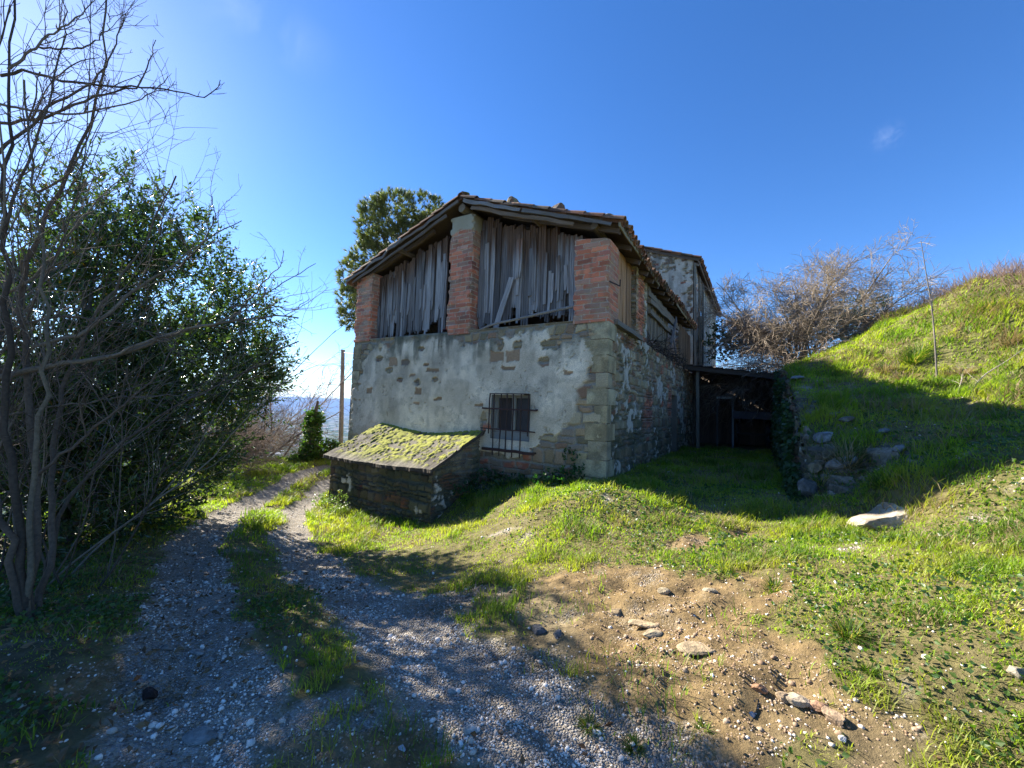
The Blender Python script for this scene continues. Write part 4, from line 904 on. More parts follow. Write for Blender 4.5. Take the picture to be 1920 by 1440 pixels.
# ================================================================== PLANTS
def lobes_shoots(lobes, n, up=.55, rg=RNG, shell=.55, clump=0):
    """shoot starts and directions spread through a union of ellipsoids (centre, radii)"""
    vol = AR([r[0] * r[1] * r[2] for c, r in lobes]) ** .75; cnt = np.maximum(1, (n * vol / vol.sum()).astype(int)); P = []; D = []
    for (c, r), k in zip(lobes, cnt):
        d = nrm(rg.normal(size=(k, 3))); rad = rg.uniform(shell, 1.0, k) ** .6
        P.append(AR(c) + d * AR(r) * rad[:, None]); D.append(nrm(d + AR([0, 0, up]) + rg.normal(0, .35, (k, 3))))
    P = np.concatenate(P); D = np.concatenate(D)
    if clump: k = fbm(P[:, 0] * 1.7, P[:, 1] * 1.7, P[:, 2] * 1.7, 3, clump) > (.425 if clump == 47 else .41 + .085 * sstep(1.6, 3.0, P[:, 2])); P = P[k]; D = D[k]
    return P, D
def leafy(mb, P, D, nleaf, slen, ll, lw_, cols, rg=RNG, spread=.9):
    n = len(P); sl = rg.uniform(*slen, n); t = rg.uniform(0.05, 1, (n, nleaf)); ax = nrm(D)
    pos = P[:, None] + ax[:, None] * (t * sl[:, None])[..., None]
    rd = rg.normal(size=(n, nleaf, 3)); rd = nrm(rd - ax[:, None] * (rd * ax[:, None]).sum(-1, keepdims=True))
    dr = nrm(ax[:, None] * rg.uniform(.5, 1.2, (n, nleaf, 1)) + rd * spread)
    pos = pos.reshape(-1, 3); dr = dr.reshape(-1, 3); m = len(pos)
    c = lerp(cols[0], cols[1], rg.random(m)); tint = np.repeat(rg.uniform(.65, 1.3, n), nleaf); c = c * tint[:, None]
    old = rg.random(m) < .03; c[old] = AR([.16, .09, .03])
    leaves(mb, pos, dr, rg.uniform(*ll, m), rg.uniform(*lw_, m), c, rg=rg)
def pxl(px, py, d, r, ry=None, depth=.8):
    R_ = r / F * d; return (at(px, py, d), (R_, R_ * depth, (ry or r) / F * d))
G1 = 'evergreen laurels along the left edge of the track'
def laurel(label, base, lobes, nsh, seed, stems=5, lower=True):
    rg = np.random.default_rng(seed); b0 = AR([base[0], base[1], zg(AR([base[0]]), AR([base[1]]))[0] - .05])
    t = thing('laurel_shrub', label, 'laurel', b0, G1)
    mb = MB(); pts = []
    for k in range(stems):
        c, r = lobes[k % len(lobes)]; e = AR(c) + rg.normal(0, .25, 3) * AR(r); s = b0 + AR([rg.normal(0, .12), rg.normal(0, .12), 0])
        m = (s + e) / 2 + rg.normal(0, .15, 3); pts.append(resample([s, s * .6 + m * .4 + AR([0, 0, .2]), m, e], 14))
    P = AR(pts); R_ = taper(rg.uniform(.03, .055, stems), 14, .3); tubes(mb, P, R_, 7, (.10, .085, .07), (.14, .125, .10))
    p, d, L, r = spawn(P, R_, 14, .25, 1, (.4, 1.0), (.4, 1.1), rg=rg); P2 = wander(p, d, L, 7, .12, (0, 0, .05), rg); tubes(mb, P2, taper(r, 7), 4, (.10, .085, .07))
    mb.build('trunk', M_BARK, t, smooth=True)
    mb = MB(); S, D = lobes_shoots(lobes, nsh, rg=rg, shell=.2, clump=seed); leafy(mb, S, D, 15, (.22, .5), (.06, .105), (.022, .036), ((.035, .062, .022), (.075, .105, .034)), rg)
    # sprays breaking the outline
    S, D = lobes_shoots(lobes, nsh // 6, up=1.2, rg=rg, shell=.92); leafy(mb, S, D, 17, (.4, .75), (.06, .10), (.02, .034), ((.04, .072, .022), (.09, .12, .036)), rg)
    mb.build('crown', M_LAUREL, t)
laurel('dark laurel at the left edge of the photo, behind the bare fruit tree trunks', (-5.3, 3.75), [pxl(20, 470, 4.6, 95), pxl(40, 640, 4.5, 110), pxl(20, 800, 4.4, 110), pxl(60, 930, 4.3, 90, 90), pxl(110, 800, 4.6, 80, 100), pxl(130, 960, 4.6, 80, 70)], 1356, 1)
laurel('tallest laurel, its leafy tip standing highest against the sky', (-5.25, 4.7), [pxl(165, 400, 5.3, 62, 90), pxl(190, 480, 5.2, 100), pxl(150, 610, 5.2, 115), pxl(190, 740, 5.1, 120), pxl(170, 880, 5.0, 110, 90), pxl(235, 950, 5.2, 80, 50), pxl(225, 370, 5.4, 36, 45)], 1968, 2)
laurel('broad laurel with slender pointed sprays, in the middle of the row', (-5.75, 5.6), [pxl(325, 450, 6.0, 55, 70), pxl(310, 560, 6.0, 115), pxl(330, 690, 5.9, 125), pxl(300, 820, 5.8, 115, 90), pxl(290, 905, 5.8, 95, 70), pxl(355, 860, 6.3, 70, 80), pxl(390, 470, 6.1, 35, 60)], 2077, 3)
laurel('laurel nearest the valley view, its crown leaning out above brown brush', (-6.9, 7.0), [pxl(430, 590, 7.0, 75, 70), pxl(400, 680, 7.0, 100), pxl(460, 720, 7.0, 62, 50), pxl(350, 790, 7.0, 90, 80), pxl(330, 880, 7.0, 60, 50), pxl(500, 680, 7.2, 34, 30)], 1750, 4)

# --- bare fruit tree in front of the laurels
ft_base = gp(48, 1165)
ft = thing('fruit_tree', 'bare many stemmed fruit tree with spurred twigs reaching into the sun', 'tree', ft_base)
def trace(l, n, d0, d1=None):
    d1 = d0 if d1 is None else d1; return resample([at(x, y, d0 + (d1 - d0) * i / (len(l) - 1)) for i, (x, y) in enumerate(l)], n)
stems = [([(48, 1165), (40, 1000), (10, 800), (5, 600), (15, 300), (18, 60), (25, -60)], 2.62, 2.5, .040), ([(58, 1160), (70, 1000), (60, 850), (30, 650), (55, 450), (120, 330), (170, 250), (195, 165), (200, -20)], 2.66, 2.9, .042),
         ([(70, 1155), (95, 1000), (105, 850), (120, 700), (200, 560), (290, 430), (330, 330)], 2.7, 3.3, .034), ([(45, 1170), (15, 1020), (-30, 850), (-60, 600), (-90, 200)], 2.6, 2.4, .035),
         ([(66, 1158), (110, 960), (200, 850), (330, 760), (470, 690), (560, 640)], 2.7, 3.6, .026), ([(52, 1160), (60, 900), (90, 700), (85, 500), (60, 330), (45, 150)], 2.62, 2.55, .03)]
mb = MB(); SP = []; SR = []
for l, d0, d1, r in stems:
    P = trace(l, 26, d0, d1); P[1:-1] += RNG.normal(0, .012, P[1:-1].shape); SP.append(P); SR.append(np.maximum(r * .58 * (1 - np.linspace(0, 1, 26) * .95) ** .8, .006))
tubes(mb, AR(SP), AR(SR), 8, (.075, .06, .045), (.12, .105, .075)); mb.build('trunk', M_BARK, ft, smooth=True)
br = [([(0, 142), (25, 132), (60, 128), (90, 145), (130, 158), (180, 159), (250, 161), (310, 165), (350, 175), (390, 186), (405, 180), (413, 150)], 2.6, 2.9, .012),
      ([(-30, 232), (0, 231), (80, 225), (140, 195), (190, 180), (245, 170), (270, 150), (280, 110), (292, 75)], 2.6, 2.9, .013), ([(0, 195), (60, 205), (130, 215), (170, 213), (210, 197), (255, 195), (290, 170), (315, 143)], 2.6, 2.8, .010),
      ([(-20, 300), (60, 230), (110, 185), (170, 162), (205, 115), (220, 70), (236, 25)], 2.6, 2.8, .014), ([(15, 130), (60, 95), (100, 60), (150, 35), (178, -10)], 2.5, 2.6, .011), ([(70, 88), (110, 92), (150, 92), (175, 80), (200, 65), (206, 20)], 2.55, 2.7, .007),
      ([(70, 360), (130, 330), (165, 260), (182, 210), (198, 168)], 2.7, 2.8, .010), ([(-20, 712), (80, 688), (200, 672), (260, 652), (340, 618), (430, 602), (530, 590), (560, 596)], 2.65, 3.5, .026),
      ([(60, 650), (150, 630), (240, 552), (320, 500), (370, 460), (420, 430), (453, 414)], 2.7, 3.3, .017), ([(200, 670), (330, 620), (430, 602), (480, 568), (530, 530), (592, 494)], 2.9, 3.5, .013), ([(430, 602), (470, 560), (500, 520), (525, 500), (532, 470)], 3.4, 3.5, .010),
      ([(430, 575), (500, 570), (550, 585), (580, 560)], 3.4, 3.5, .009), ([(0, 560), (90, 500), (160, 400), (230, 330), (245, 305)], 2.7, 2.9, .012), ([(330, 505), (380, 460), (405, 410), (398, 368)], 3.1, 3.2, .009), ([(70, 890), (180, 800), (300, 700), (330, 640)], 2.7, 3.0, .014),
      ([(0, 450), (40, 330), (90, 200), (120, 80), (125, -20)], 2.5, 2.6, .012), ([(0, 780), (120, 760), (260, 742), (400, 740)], 2.7, 3.1, .010), ([(0, 620), (110, 590), (250, 610), (330, 640)], 2.7, 3.0, .011), ([(300, 440), (310, 370), (288, 340)], 3.0, 3.1, .007)]
mb = MB(); BP = []; BR = []
for l, d0, d1, r in br:
    P = trace(l, 22, d0, d1); P[1:-1] += RNG.normal(0, .006, P[1:-1].shape); BP.append(P); BR.append(np.linspace(r, max(r * .25, .0028), 22))
BP = AR(BP); BR = AR(BR); tubes(mb, BP, BR * .85, 6, (.085, .068, .052), (.15, .13, .10))
p, d, L, r = spawn(AR(SP), AR(SR), 12, .3, 1, (.3, .9), (.5, 1.3), .35); P2 = wander(p, d, L, 12, .10, (0, 0, .07)); R2 = taper(np.minimum(r, .009), 12, .3); tubes(mb, P2, R2, 5, (.12, .10, .08))
p, d, L, r = spawn(BP, BR, 7, .15, .95, (.4, 1.1), (.15, .5), .5); P3 = wander(p, d, L, 9, .12, (0, 0, .06)); R3 = taper(np.clip(r, .0025, .006), 9, .5); tubes(mb, P3, R3, 4, (.12, .10, .08))
A2 = [(P2, R2), (P3, R3), (BP, BR)]
for (PP, RR), k, ln in zip(A2, (7, 5, 14), ((.08, .35), (.03, .16), (.015, .06))):
    p, d, L, r = spawn(PP, RR, k, .1, 1, (.5, 1.2), ln, .6); P4 = wander(p, d, L, 5, .15, (0, 0, .05)); tubes(mb, P4, taper(np.clip(r, .0018, .004), 5, .6), 3, (.12, .10, .08), (.19, .165, .135))
mb.build('crown', M_BARK, ft, smooth=True)

# --- bare brush and trees at the far end of the track
def bare_shrub(name, label, cat, base, n1, h, spread, r0, k2, k3, l2, l3, col, col2, seed, trop=(0, 0, .03), lean=(0, 0, 0), n=14, wob=.07, minr=.003, twigr=None, k4=0, l4=(.1, .3), group=None):
    rg = np.random.default_rng(seed); base = AR(base, float); t = thing(name, label, cat, base, group)
    d = nrm(rg.normal(size=(n1, 3)) * AR([spread, spread, 0]) + AR([0, 0, 1.0]) + AR(lean)); s = base + rg.normal(size=(n1, 3)) * AR([.15, .15, 0]) * (1 + spread)
    P = wander(s, d, rg.uniform(.55, 1.05, n1) * h, n, wob, trop, rg); R_ = taper(rg.uniform(.5, 1, n1) * r0, n, .3)
    m1 = MB(); tubes(m1, P, R_, 6, col, col2); m1.build('trunk', M_BARK, t, smooth=True)
    m2 = MB(); p, dd, L, r = spawn(P, R_, k2, .2, 1, (.3, 1.0), l2, .55, rg=rg); P2 = wander(p, dd, L, 9, wob * 1.5, trop, rg); R2 = taper(np.maximum(r, minr * 1.3), 9, .4); tubes(m2, P2, R2, 4, col, col2)
    p, dd, L, r = spawn(P2, R2, k3, .15, 1, (.3, 1.1), l3, .6, rg=rg); P3 = wander(p, dd, L, 6, wob * 2, trop, rg); R3 = taper(np.maximum(r * 0 + (twigr or minr), minr), 6, .6); tubes(m2, P3, R3, 3, col, col2)
    if k4: p, dd, L, r = spawn(P3, R3, k4, .2, 1, (.3, 1.1), l4, .8, rg=rg); P4 = wander(p, dd, L, 4, wob * 2, trop, rg); tubes(m2, P4, taper(np.full(len(L), minr), 4, .7), 3, col, col2)
    m2.build('crown', M_BARK, t, smooth=True); return t
def gz(x, y): return AR([x, y, zg(AR([x], float), AR([y], float))[0] - .03])
def gpx(px, d):   # ground point below pixel column at depth d
    p = at(px, 760, d); return gz(p[0], p[1])
bare_shrub('bare_brush', 'dense brown leafless brush arching beside the far track, under the laurel', 'brush', gpx(405, 10.4), 60, 1.75, .5, .012, 10, 5, (.5, 1.2), (.2, .5), (.20, .145, .10), (.28, .21, .15), 21, (.03, 0, -.03), (.3, .1, 0), minr=.0035)
bare_shrub('bare_brush', 'leafless tangle of brush at the crest, right of the brown arching brush', 'brush', gpx(475, 13.2), 34, 1.9, .5, .012, 10, 5, (.5, 1.1), (.2, .5), (.17, .13, .10), (.25, .20, .15), 22, (.03, 0, -.02), (.1, 0, 0), minr=.004)
bare_shrub('bare_tree', 'fine twigged leafless tree rising behind the laurel near the pole', 'tree', gpx(500, 13.4), 9, 4.1, .5, .045, 12, 6, (.7, 1.6), (.3, .7), (.20, .165, .15), (.26, .22, .2), 23, (.02, 0, .0), (.25, 0, 0), minr=.0045, k4=3, l4=(.15, .4))
bare_shrub('bare_thicket', 'thicket of thin upright bare stems between the fruit tree and the laurels', 'thicket', gz(-4.0, 3.3), 17, 3.2, .36, .011, 9, 5, (.4, 1.1), (.12, .4), (.085, .068, .05), (.16, .135, .10), 27, (.0, 0, .05), (.02, .12, 0), minr=.0022, wob=.075)
bare_shrub('bare_thicket', 'taller sparse bare stems at the left edge reaching above the laurels', 'thicket', gz(-4.15, 2.7), 16, 4.6, .20, .014, 10, 6, (.5, 1.3), (.12, .4), (.085, .068, .05), (.16, .135, .10), 28, (-.012, 0, .06), (-.08, .05, 0), minr=.0022, wob=.055)
# ivy covered stump and a low bush at the crest
def ivy_thing(name, label, cat, base, lobes, n, seed, cols, ll=(.06, .1), trunk=None, mat=M_IVY, spread=1.2, nl=9):
    rg = np.random.default_rng(seed); t = thing(name, label, cat, base); mb = MB(); S, D = lobes_shoots(lobes, n, up=.2, rg=rg, shell=.5); leafy(mb, S, D, nl, (.08, .25), ll, (ll[0] * .7, ll[1] * .8), cols, rg, spread); mb.build('foliage', mat, t)
    if trunk: mb = MB(); P = resample(trunk, 10); tubes(mb, P[None], np.linspace(.11, .04, 10)[None], 7, (.10, .08, .06)); mb.build('trunk', M_BARK, t, smooth=True)
    return t
b0 = gpx(580, 12.2)
ivy_thing('ivy_stump', 'upright tree stump thickly wrapped in ivy at the valley edge', 'stump', b0, [pxl(590, 784, 12.2, 8, 10), pxl(588, 798, 12.2, 9, 18), pxl(585, 826, 12.2, 8, 20), pxl(580, 850, 12.2, 13, 14), pxl(570, 862, 12.2, 18, 8)], 700, 31, ((.045, .09, .015), (.10, .17, .03)), trunk=[b0, at(586, 830, 12.2), at(590, 780, 12.2), at(596, 752, 12.2)])
ivy_thing('low_bush', 'low green bush beside the ivy stump at the foot of the pole', 'bush', gpx(612, 12.6), [pxl(615, 846, 12.6, 17, 12), pxl(600, 860, 12.6, 18, 8)], 300, 32, ((.035, .065, .015), (.08, .12, .03)), nl=8)
# utility pole with its cable
pb = at(639, 850, 14.0); pt = at(643, 657, 14.0); pb[2] = zg(AR([pb[0]]), AR([pb[1]]))[0] - .1
mb = MB(); tubes(mb, resample([pb, pt], 8)[None], np.linspace(.085, .065, 8)[None], 10, (.30, .27, .235)); tubes(mb, resample([pt + AR([0, 0, -.03]), pt + AR([0, 0, .02])], 3)[None], np.full((1, 3), .075), 10, (.25, .23, .2)); tag(mb.build('utility_pole', M_BARK, smooth=True, off=pb), 'plain grey utility pole standing left of the barn', 'pole')
wl = lw(-6.9, .6, 3.05); P1 = resample([pt + AR([0, 0, -.08]), (pt + wl) / 2 + AR([0, 0, -.09]), wl], 12); far = at(470, 728, 40); mdl = (pt + far) / 2 + AR([0, 0, -.5]); P2 = resample([pt + AR([0, 0, -.08]), mdl, far], 12)
mb = MB(); tubes(mb, AR([P1, P2]), np.full((2, 12), .011), 4, (.03, .03, .03)); tag(mb.build('power_cable', M_PLAIN, off=pt), 'thin black cable strung from the pole top to the barn wall', 'cable')

# --- pine behind the barn
pc_ = gz(-5.0, 18.0); pine = thing('pine_tree', 'big round headed pine tree rising behind the left roof slope', 'pine', pc_)
mb = MB(); top = at(745, 480, 18.0); P = resample([pc_, pc_ * .5 + top * .5 + AR([.2, 0, 0]), top], 16); tubes(mb, P[None], np.linspace(.24, .10, 16)[None], 9, (.14, .09, .065)); rg = np.random.default_rng(40)
pl = [pxl(745, 400, 18, 52, 42), pxl(715, 430, 18, 50, 45), pxl(790, 400, 18.5, 52, 34), pxl(690, 490, 18, 42, 36), pxl(740, 480, 18.5, 70, 60), pxl(665, 515, 17.6, 32, 34), pxl(655, 560, 17.6, 24, 26), pxl(672, 590, 17.6, 30, 30), pxl(655, 595, 17.4, 20, 24), pxl(830, 440, 18.5, 60, 50), pxl(720, 560, 18.6, 60, 60), pxl(700, 395, 17.8, 28, 26)]
e = AR([c for c, r in pl]); s0 = P[rg.integers(7, 15, len(e))]; LP = AR([resample([a, (a + b_) / 2 + AR([0, 0, -.2]), b_], 8) for a, b_ in zip(s0, e)]); tubes(mb, LP, taper(np.full(len(e), .08), 8, .3), 6, (.13, .085, .06))
p, d, L, r = spawn(LP, taper(np.full(len(e), .08), 8, .3), 12, .3, 1, (.4, 1.2), (.4, .9), .4, rg=rg); tubes(mb, wander(p, d, L, 6, .12, (0, 0, .06), rg), taper(np.minimum(r, .025), 6), 4, (.13, .09, .065)); mb.build('trunk', M_BARK, pine, smooth=True)
mb = MB(); S, D = lobes_shoots(pl, 6200, up=.6, rg=rg, shell=.6, clump=47); n = len(S); m = 22
dirs = nrm(D[:, None] * 1.0 + rg.normal(0, .62, (n, m, 3))); ln = rg.uniform(.14, .26, (n, m, 1)); sd = nrm(np.cross(dirs, rg.normal(size=(n, m, 3)))) * .013
ps = S[:, None] + D[:, None] * rg.uniform(0, .10, (n, m, 1)); tri = np.stack([ps - sd, ps + sd, ps + dirs * ln], 2).reshape(-1, 3)
c = lerp((.075, .095, .03), (.20, .215, .075), rg.random(n)); c = np.repeat(c, m * 3, 0) * np.repeat(rg.uniform(.75, 1.25, (n * m, 1)), 3, 0)
mb.add(tri, tris=np.arange(len(tri)).reshape(-1, 3), col=c); mb.build('crown', M_PINE, pine)

# --- right side: bare spreading bush tree, conifer, brambles
bare_shrub('bare_tree', 'wide leafless bushy tree on the bank above the shelter roof', 'tree', gz(*at(1500, 690, 13.5)[:2]), 26, 4.0, .46, .05, 15, 10, (.5, 1.35), (.25, .65), (.25, .20, .145), (.36, .295, .22), 51, (0, 0, -.012), (-.05, 0, 0), wob=.085, minr=.0055, k4=3, l4=(.15, .45))
bare_shrub('bramble_thicket', 'tangled leafless brambles spilling over the shelter roof', 'brambles', lw(2.9, 10.2, 2.9), 60, 2.6, 1.1, .014, 8, 5, (.6, 1.4), (.2, .6), (.17, .13, .10), (.27, .22, .165), 52, (-.06, -.02, -.10), (-.55, -.1, .1), wob=.13, minr=.006)
cn = gz(*at(1625, 640, 17.0)[:2]); con = thing('conifer', 'small dark green conifer half hidden behind the bare bushy tree', 'conifer', cn)
mb = MB(); ctop = at(1618, 545, 17); tubes(mb, resample([cn, ctop], 8)[None], np.linspace(.1, .03, 8)[None], 7, (.1, .07, .05)); mb.build('trunk', M_BARK, con, smooth=True)
mb = MB(); rg = np.random.default_rng(61); S, D = lobes_shoots([pxl(1622, 612, 17, 48, 30), pxl(1615, 580, 17, 38, 36), pxl(1640, 590, 17, 34, 22), pxl(1580, 610, 17.3, 40, 34), pxl(1650, 615, 17, 26, 20)], 800, up=.1, rg=rg, shell=.4); D = nrm(D * AR([1, 1, .35]))
n = len(S); m = 20; dirs = nrm(D[:, None] + rg.normal(0, .5, (n, m, 3))); ln = rg.uniform(.08, .2, (n, m, 1)); sd = nrm(np.cross(dirs, rg.normal(size=(n, m, 3)))) * .014; ps = S[:, None] + D[:, None] * rg.uniform(0, .3, (n, m, 1)); tri = np.stack([ps - sd, ps + sd, ps + dirs * ln], 2).reshape(-1, 3)
c = np.repeat(lerp((.018, .04, .02), (.045, .075, .03), rg.random(n)), m * 3, 0); mb.add(tri, tris=np.arange(len(tri)).reshape(-1, 3), col=c); mb.build('crown', M_PINE, con)
ivy_thing('evergreen_bush', 'sunlit green leafy bush squeezed between farmhouse wall and brambles', 'bush', lw(1.2, 13.2, 1.5), [pxl(1365, 628, 16.5, 34, 26), pxl(1395, 640, 16.5, 36, 22), pxl(1350, 650, 16.2, 26, 30), pxl(1430, 640, 16.5, 26, 20)], 420, 62, ((.03, .05, .015), (.075, .10, .03)), ll=(.07, .12))
# sapling with stake on the bank
sb = gp(1757, 712); sp = thing('sapling', 'thin leafless sapling tied to a pale stake on the grassy bank', 'sapling', sb)
dS = sb[1]; mb = MB(); ST = resample([sb, at(1752, 620, dS), at(1745, 560, dS), at(1736, 510, dS), at(1727, 452, dS)], 20); tubes(mb, ST[None], np.linspace(.016, .005, 20)[None], 7, (.20, .175, .145)); mb.build('trunk', M_BARK, sp, smooth=True)
mb = MB(); p, d, L, r = spawn(ST[None, 8:], np.linspace(.014, .006, 12)[None], 9, .05, .95, (.25, .5), (.12, .35), .5); P2 = wander(p, d, L, 8, .08, (0, 0, .05)); tubes(mb, P2, taper(np.clip(r, .004, .007), 8, .4), 4, (.24, .21, .18)); p, d, L, r = spawn(P2, taper(np.clip(r, .003, .006), 8, .4), 3, .2, .9, (.4, .9), (.08, .2), .7); tubes(mb, wander(p, d, L, 5, .1), taper(np.full(len(L), .003), 5, .6), 3, (.24, .21, .18)); mb.build('crown', M_BARK, sp, smooth=True)
mb = MB(); s2 = sb + AR([.03, .02, -.1]); beam(mb, s2, at(1746, 560, dS) + AR([.03, .02, 0]), .013, .013, (.24, .21, .18), n=6, wob=.002, up=(0, 1, 0)); mb.build('stake', M_WOOD, sp)
# dry fallen branches on the bank
for (l, r, lab) in [([(1815, 742), (1850, 712), (1890, 690), (1925, 660)], .012, 'long dry branch lying across the sunny bank near the photo edge'), ([(1795, 735), (1803, 722), (1805, 712)], .012, 'short pale broken stick upright in the dry grass right of the sapling')]:
    P = AR([gp(*q) + AR([0, 0, .09]) for q in l]); P = resample(P, 14); mb = MB(); tubes(mb, P[None], np.linspace(r, r * .4, 14)[None], 6, (.32, .27, .22)); p, d, L, rr = spawn(P[None], np.linspace(r, r * .4, 14)[None], 7, .2, 1, (.4, .9), (.15, .4), .5); tubes(mb, wander(p, d, L, 6, .12), taper(rr, 6), 4, (.3, .25, .2))
    tag(mb.build('fallen_branch', M_BARK, smooth=True, off=P[0]), lab, 'branch')
# ivy on the retaining wall, weeds at the barn foot
ivb = MB(); rg = np.random.default_rng(71); n = 5200; yy = rg.uniform(.1, 8.0, n); w_ = loc2w(np.stack([np.full(n, 2.85), yy, 0 * yy], 1)); tz = zg(w_[:, 0], w_[:, 1]); w2_ = loc2w(np.stack([np.full(n, 2.4), yy, 0 * yy], 1)); bz = zg(w2_[:, 0], w2_[:, 1]); f = rg.random(n) ** .7
keep = fbm(yy * 1.3, f * 2, 0, 3, 72) > .43; P = loc2w(np.stack([2.60 + .1 * f - rg.uniform(0, .12, n), yy, bz + (tz - bz) * f], 1))[keep]; D = nrm(AR(-BX) * .5 + rg.normal(0, .5, P.shape) + AR([0, 0, -.7])); k = len(P)
leaves(ivb, P, D, rg.uniform(.05, .10, k), rg.uniform(.05, .09, k), lerp((.018, .045, .018), (.045, .085, .03), rg.random(k)), rg=rg); tag(ivb.build('ivy', M_IVY, off=P.mean(0) * AR([1, 1, 0])), 'dark ivy hanging down the face of the retaining wall', 'ivy')
ivy_thing('climbing_plant', 'green climbing plant growing up the barn wall near its right corner', 'plant', lw(-.55, -.1, .3), [(lw(-.62, -.06, .62), (.12, .05, .28)), (lw(-.5, -.12, .4), (.3, .12, .16)), (lw(-.9, -.15, .28), (.3, .12, .12)), (lw(-.35, -.12, .33), (.2, .1, .1))], 170, 73, ((.015, .05, .012), (.035, .10, .025)), ll=(.03, .06))
ivy_thing('weeds', 'dark leafy weeds between the shed side and the barn wall foot', 'weeds', lw(-2.1, -.2, .1), [(lw(-2.2, -.2, .15), (.35, .14, .16)), (lw(-1.6, -.15, .2), (.4, .12, .13)), (lw(-2.45, -.6, 0), (.1, .3, .13))], 170, 74, ((.015, .045, .015), (.035, .085, .025)), ll=(.03, .07))
ivy_thing('weeds', 'pale flowering weed at the left foot of the stone shed', 'weeds', lw(-5.0, -1.6, -.6), [(lw(-5.2, -1.55, -.5), (.2, .12, .12)), (lw(-4.85, -1.6, -.42), (.13, .1, .2)), (lw(-5.5, -1.5, -.5), (.16, .1, .12))], 110, 75, ((.06, .09, .035), (.16, .18, .10)), ll=(.02, .045))

# ================================================================== ROCKS
SR_ = 'stones showing through the grassy bank beside the retaining wall'
tan = (.33, .28, .20)
rock('broad flat outcrop of pale rock in the sunlit grass', gp(1652, 985) + AR([0, .03, 0]), (.44, .22, .10), 101, (.42, .36, .27), (.28, .22, .15), .30, None, 'outcrop', 'rock', .40)
0 and rock('smaller knob of pale rock just above the flat outcrop', gp(1695, 965), (.22, .14, .07), 102, (.42, .37, .28), (.3, .25, .18), .25, None, 'outcrop', 'rock', .40)
for i, (px, py, sx, sy, sz, col, lab) in enumerate([(1285 + 260, 828, .17, .12, .08, (.30, .30, .29), 'pale grey rounded stone halfway up the bank edge'), (1555, 868, .15, .12, .10, (.26, .22, .15), 'tan stone near the foot of the bank'), (1512, 935, .14, .12, .15, (.22, .21, .19), 'squarish stone at the very foot of the retaining wall end'),
     (1578, 882, .20, .12, .08, (.30, .28, .25), 'broad pale stone under overhanging dry grass'), (1500, 800, .13, .1, .05, (.28, .28, .28), 'angular grey slab jutting from the wall edge in shade'), (1588, 790, .16, .1, .035, (.28, .22, .16), 'flat stone with orange lichen in the shaded bank'),
     (1567, 777, .12, .08, .035, (.27, .26, .25), 'thin grey slab just above the orange lichened stone'), (1495, 715, .22, .12, .04, (.25, .25, .24), 'long dark slab at the top of the wall'), (1655, 812, .10, .07, .03, (.29, .28, .26), 'small pale stone alone in the shaded grass'), (1530, 755, .14, .08, .03, (.24, .24, .22), 'thin ledge stone above the ivy'),
     (1685, 850, .10, .07, .05, (.27, .26, .24), 'small stone low in the shaded hollow'), (1530, 890, .11, .1, .09, (.27, .22, .14), 'brownish stone just above the wall end')]):
    rock(lab, gp(px, py) + AR([0, 0, .04]), (sx * .9, sy * .9, sz * 1.0), 110 + i, AR(col) * .8, AR(col) * .4, RNG.uniform(-.6, .6), SR_, 'bank_stone', 'stone', .28)
GS = 'loose stones lying on the bare ground'
for i, (px, py, s, col, lab) in enumerate([(1565, 1352, (.055, .05, .04), (.34, .24, .15), 'roundest brown stone at the end of the stone row in the soil'), (1533, 1328, (.05, .035, .025), (.34, .20, .12), 'flat reddish stone second from the end of the row'), (1497, 1320, (.055, .04, .03), (.37, .30, .21), 'pale tan stone in the middle of the stone row'),
     (1470, 1308, (.055, .035, .025), (.33, .24, .15), 'angular tan stone leading the stone row'), (1425, 1300, (.04, .03, .02), (.33, .18, .10), 'small orange stone before the stone row'), (880, 1366, (.04, .026, .018), (.48, .46, .40), 'smooth pale cobble on the gravel near the photo bottom'), (753, 1388, (.022, .016, .012), (.5, .5, .5), 'small white square stone in the shaded gravel'),
     (848, 1280, (.03, .02, .014), (.45, .42, .36), 'pale cobble in the dappled gravel'), (380, 1364, (.08, .055, .016), (.23, .23, .21), 'flat grey slab in the left wheel track'), (370, 1228, (.06, .03, .018), (.27, .25, .22), 'long stone lying in the left wheel track'), (280, 1305, (.045, .035, .03), (.035, .022, .018), 'dark brown clod on the left bank'), (312, 1228, (.05, .03, .015), (.2, .18, .15), 'dull stone at the edge of the left wheel track'), (1205, 1170, (.11, .045, .022), (.38, .29, .17), 'broken slab of tan bedrock in the bare soil'), (1225, 1190, (.075, .04, .02), (.40, .32, .2), 'small tan slab just below the broken bedrock slab'),
     (1150, 1140, (.10, .05, .02), (.35, .26, .15), 'tan bedrock ridge nearest the gravel'), (1245, 1105, (.055, .04, .025), (.38, .31, .2), 'pale angular stone on bare grit by the grass'), (1305, 1215, (.12, .07, .018), (.33, .25, .15), 'wide flat bedrock patch in the soil right of centre'), (1330, 1112, (.06, .035, .018), (.36, .3, .2), 'little tan stone on the grit right of the pale angular one'), (1410, 1335, (.022, .018, .014), (.52, .5, .46), 'white pebble in the brown soil'), (1580, 1392, (.02, .016, .012), (.52, .5, .46), 'white pebble below the roundest brown stone'), (1910, 1275, (.05, .035, .03), (.30, .26, .19), 'pale stone in the grass at the right photo edge'),
     (1010, 1175, (.07, .05, .035), (.13, .125, .12), 'dark grey lump of old concrete beside the tyre marks'), (1045, 1190, (.04, .03, .03), (.15, .14, .13), 'smaller dark lump next to the old concrete')]):
    rock(lab, gp(px, py), s, 140 + i, col, AR(col) * .65, RNG.uniform(-.5, .5), GS, 'ground_stone', 'stone', .25)

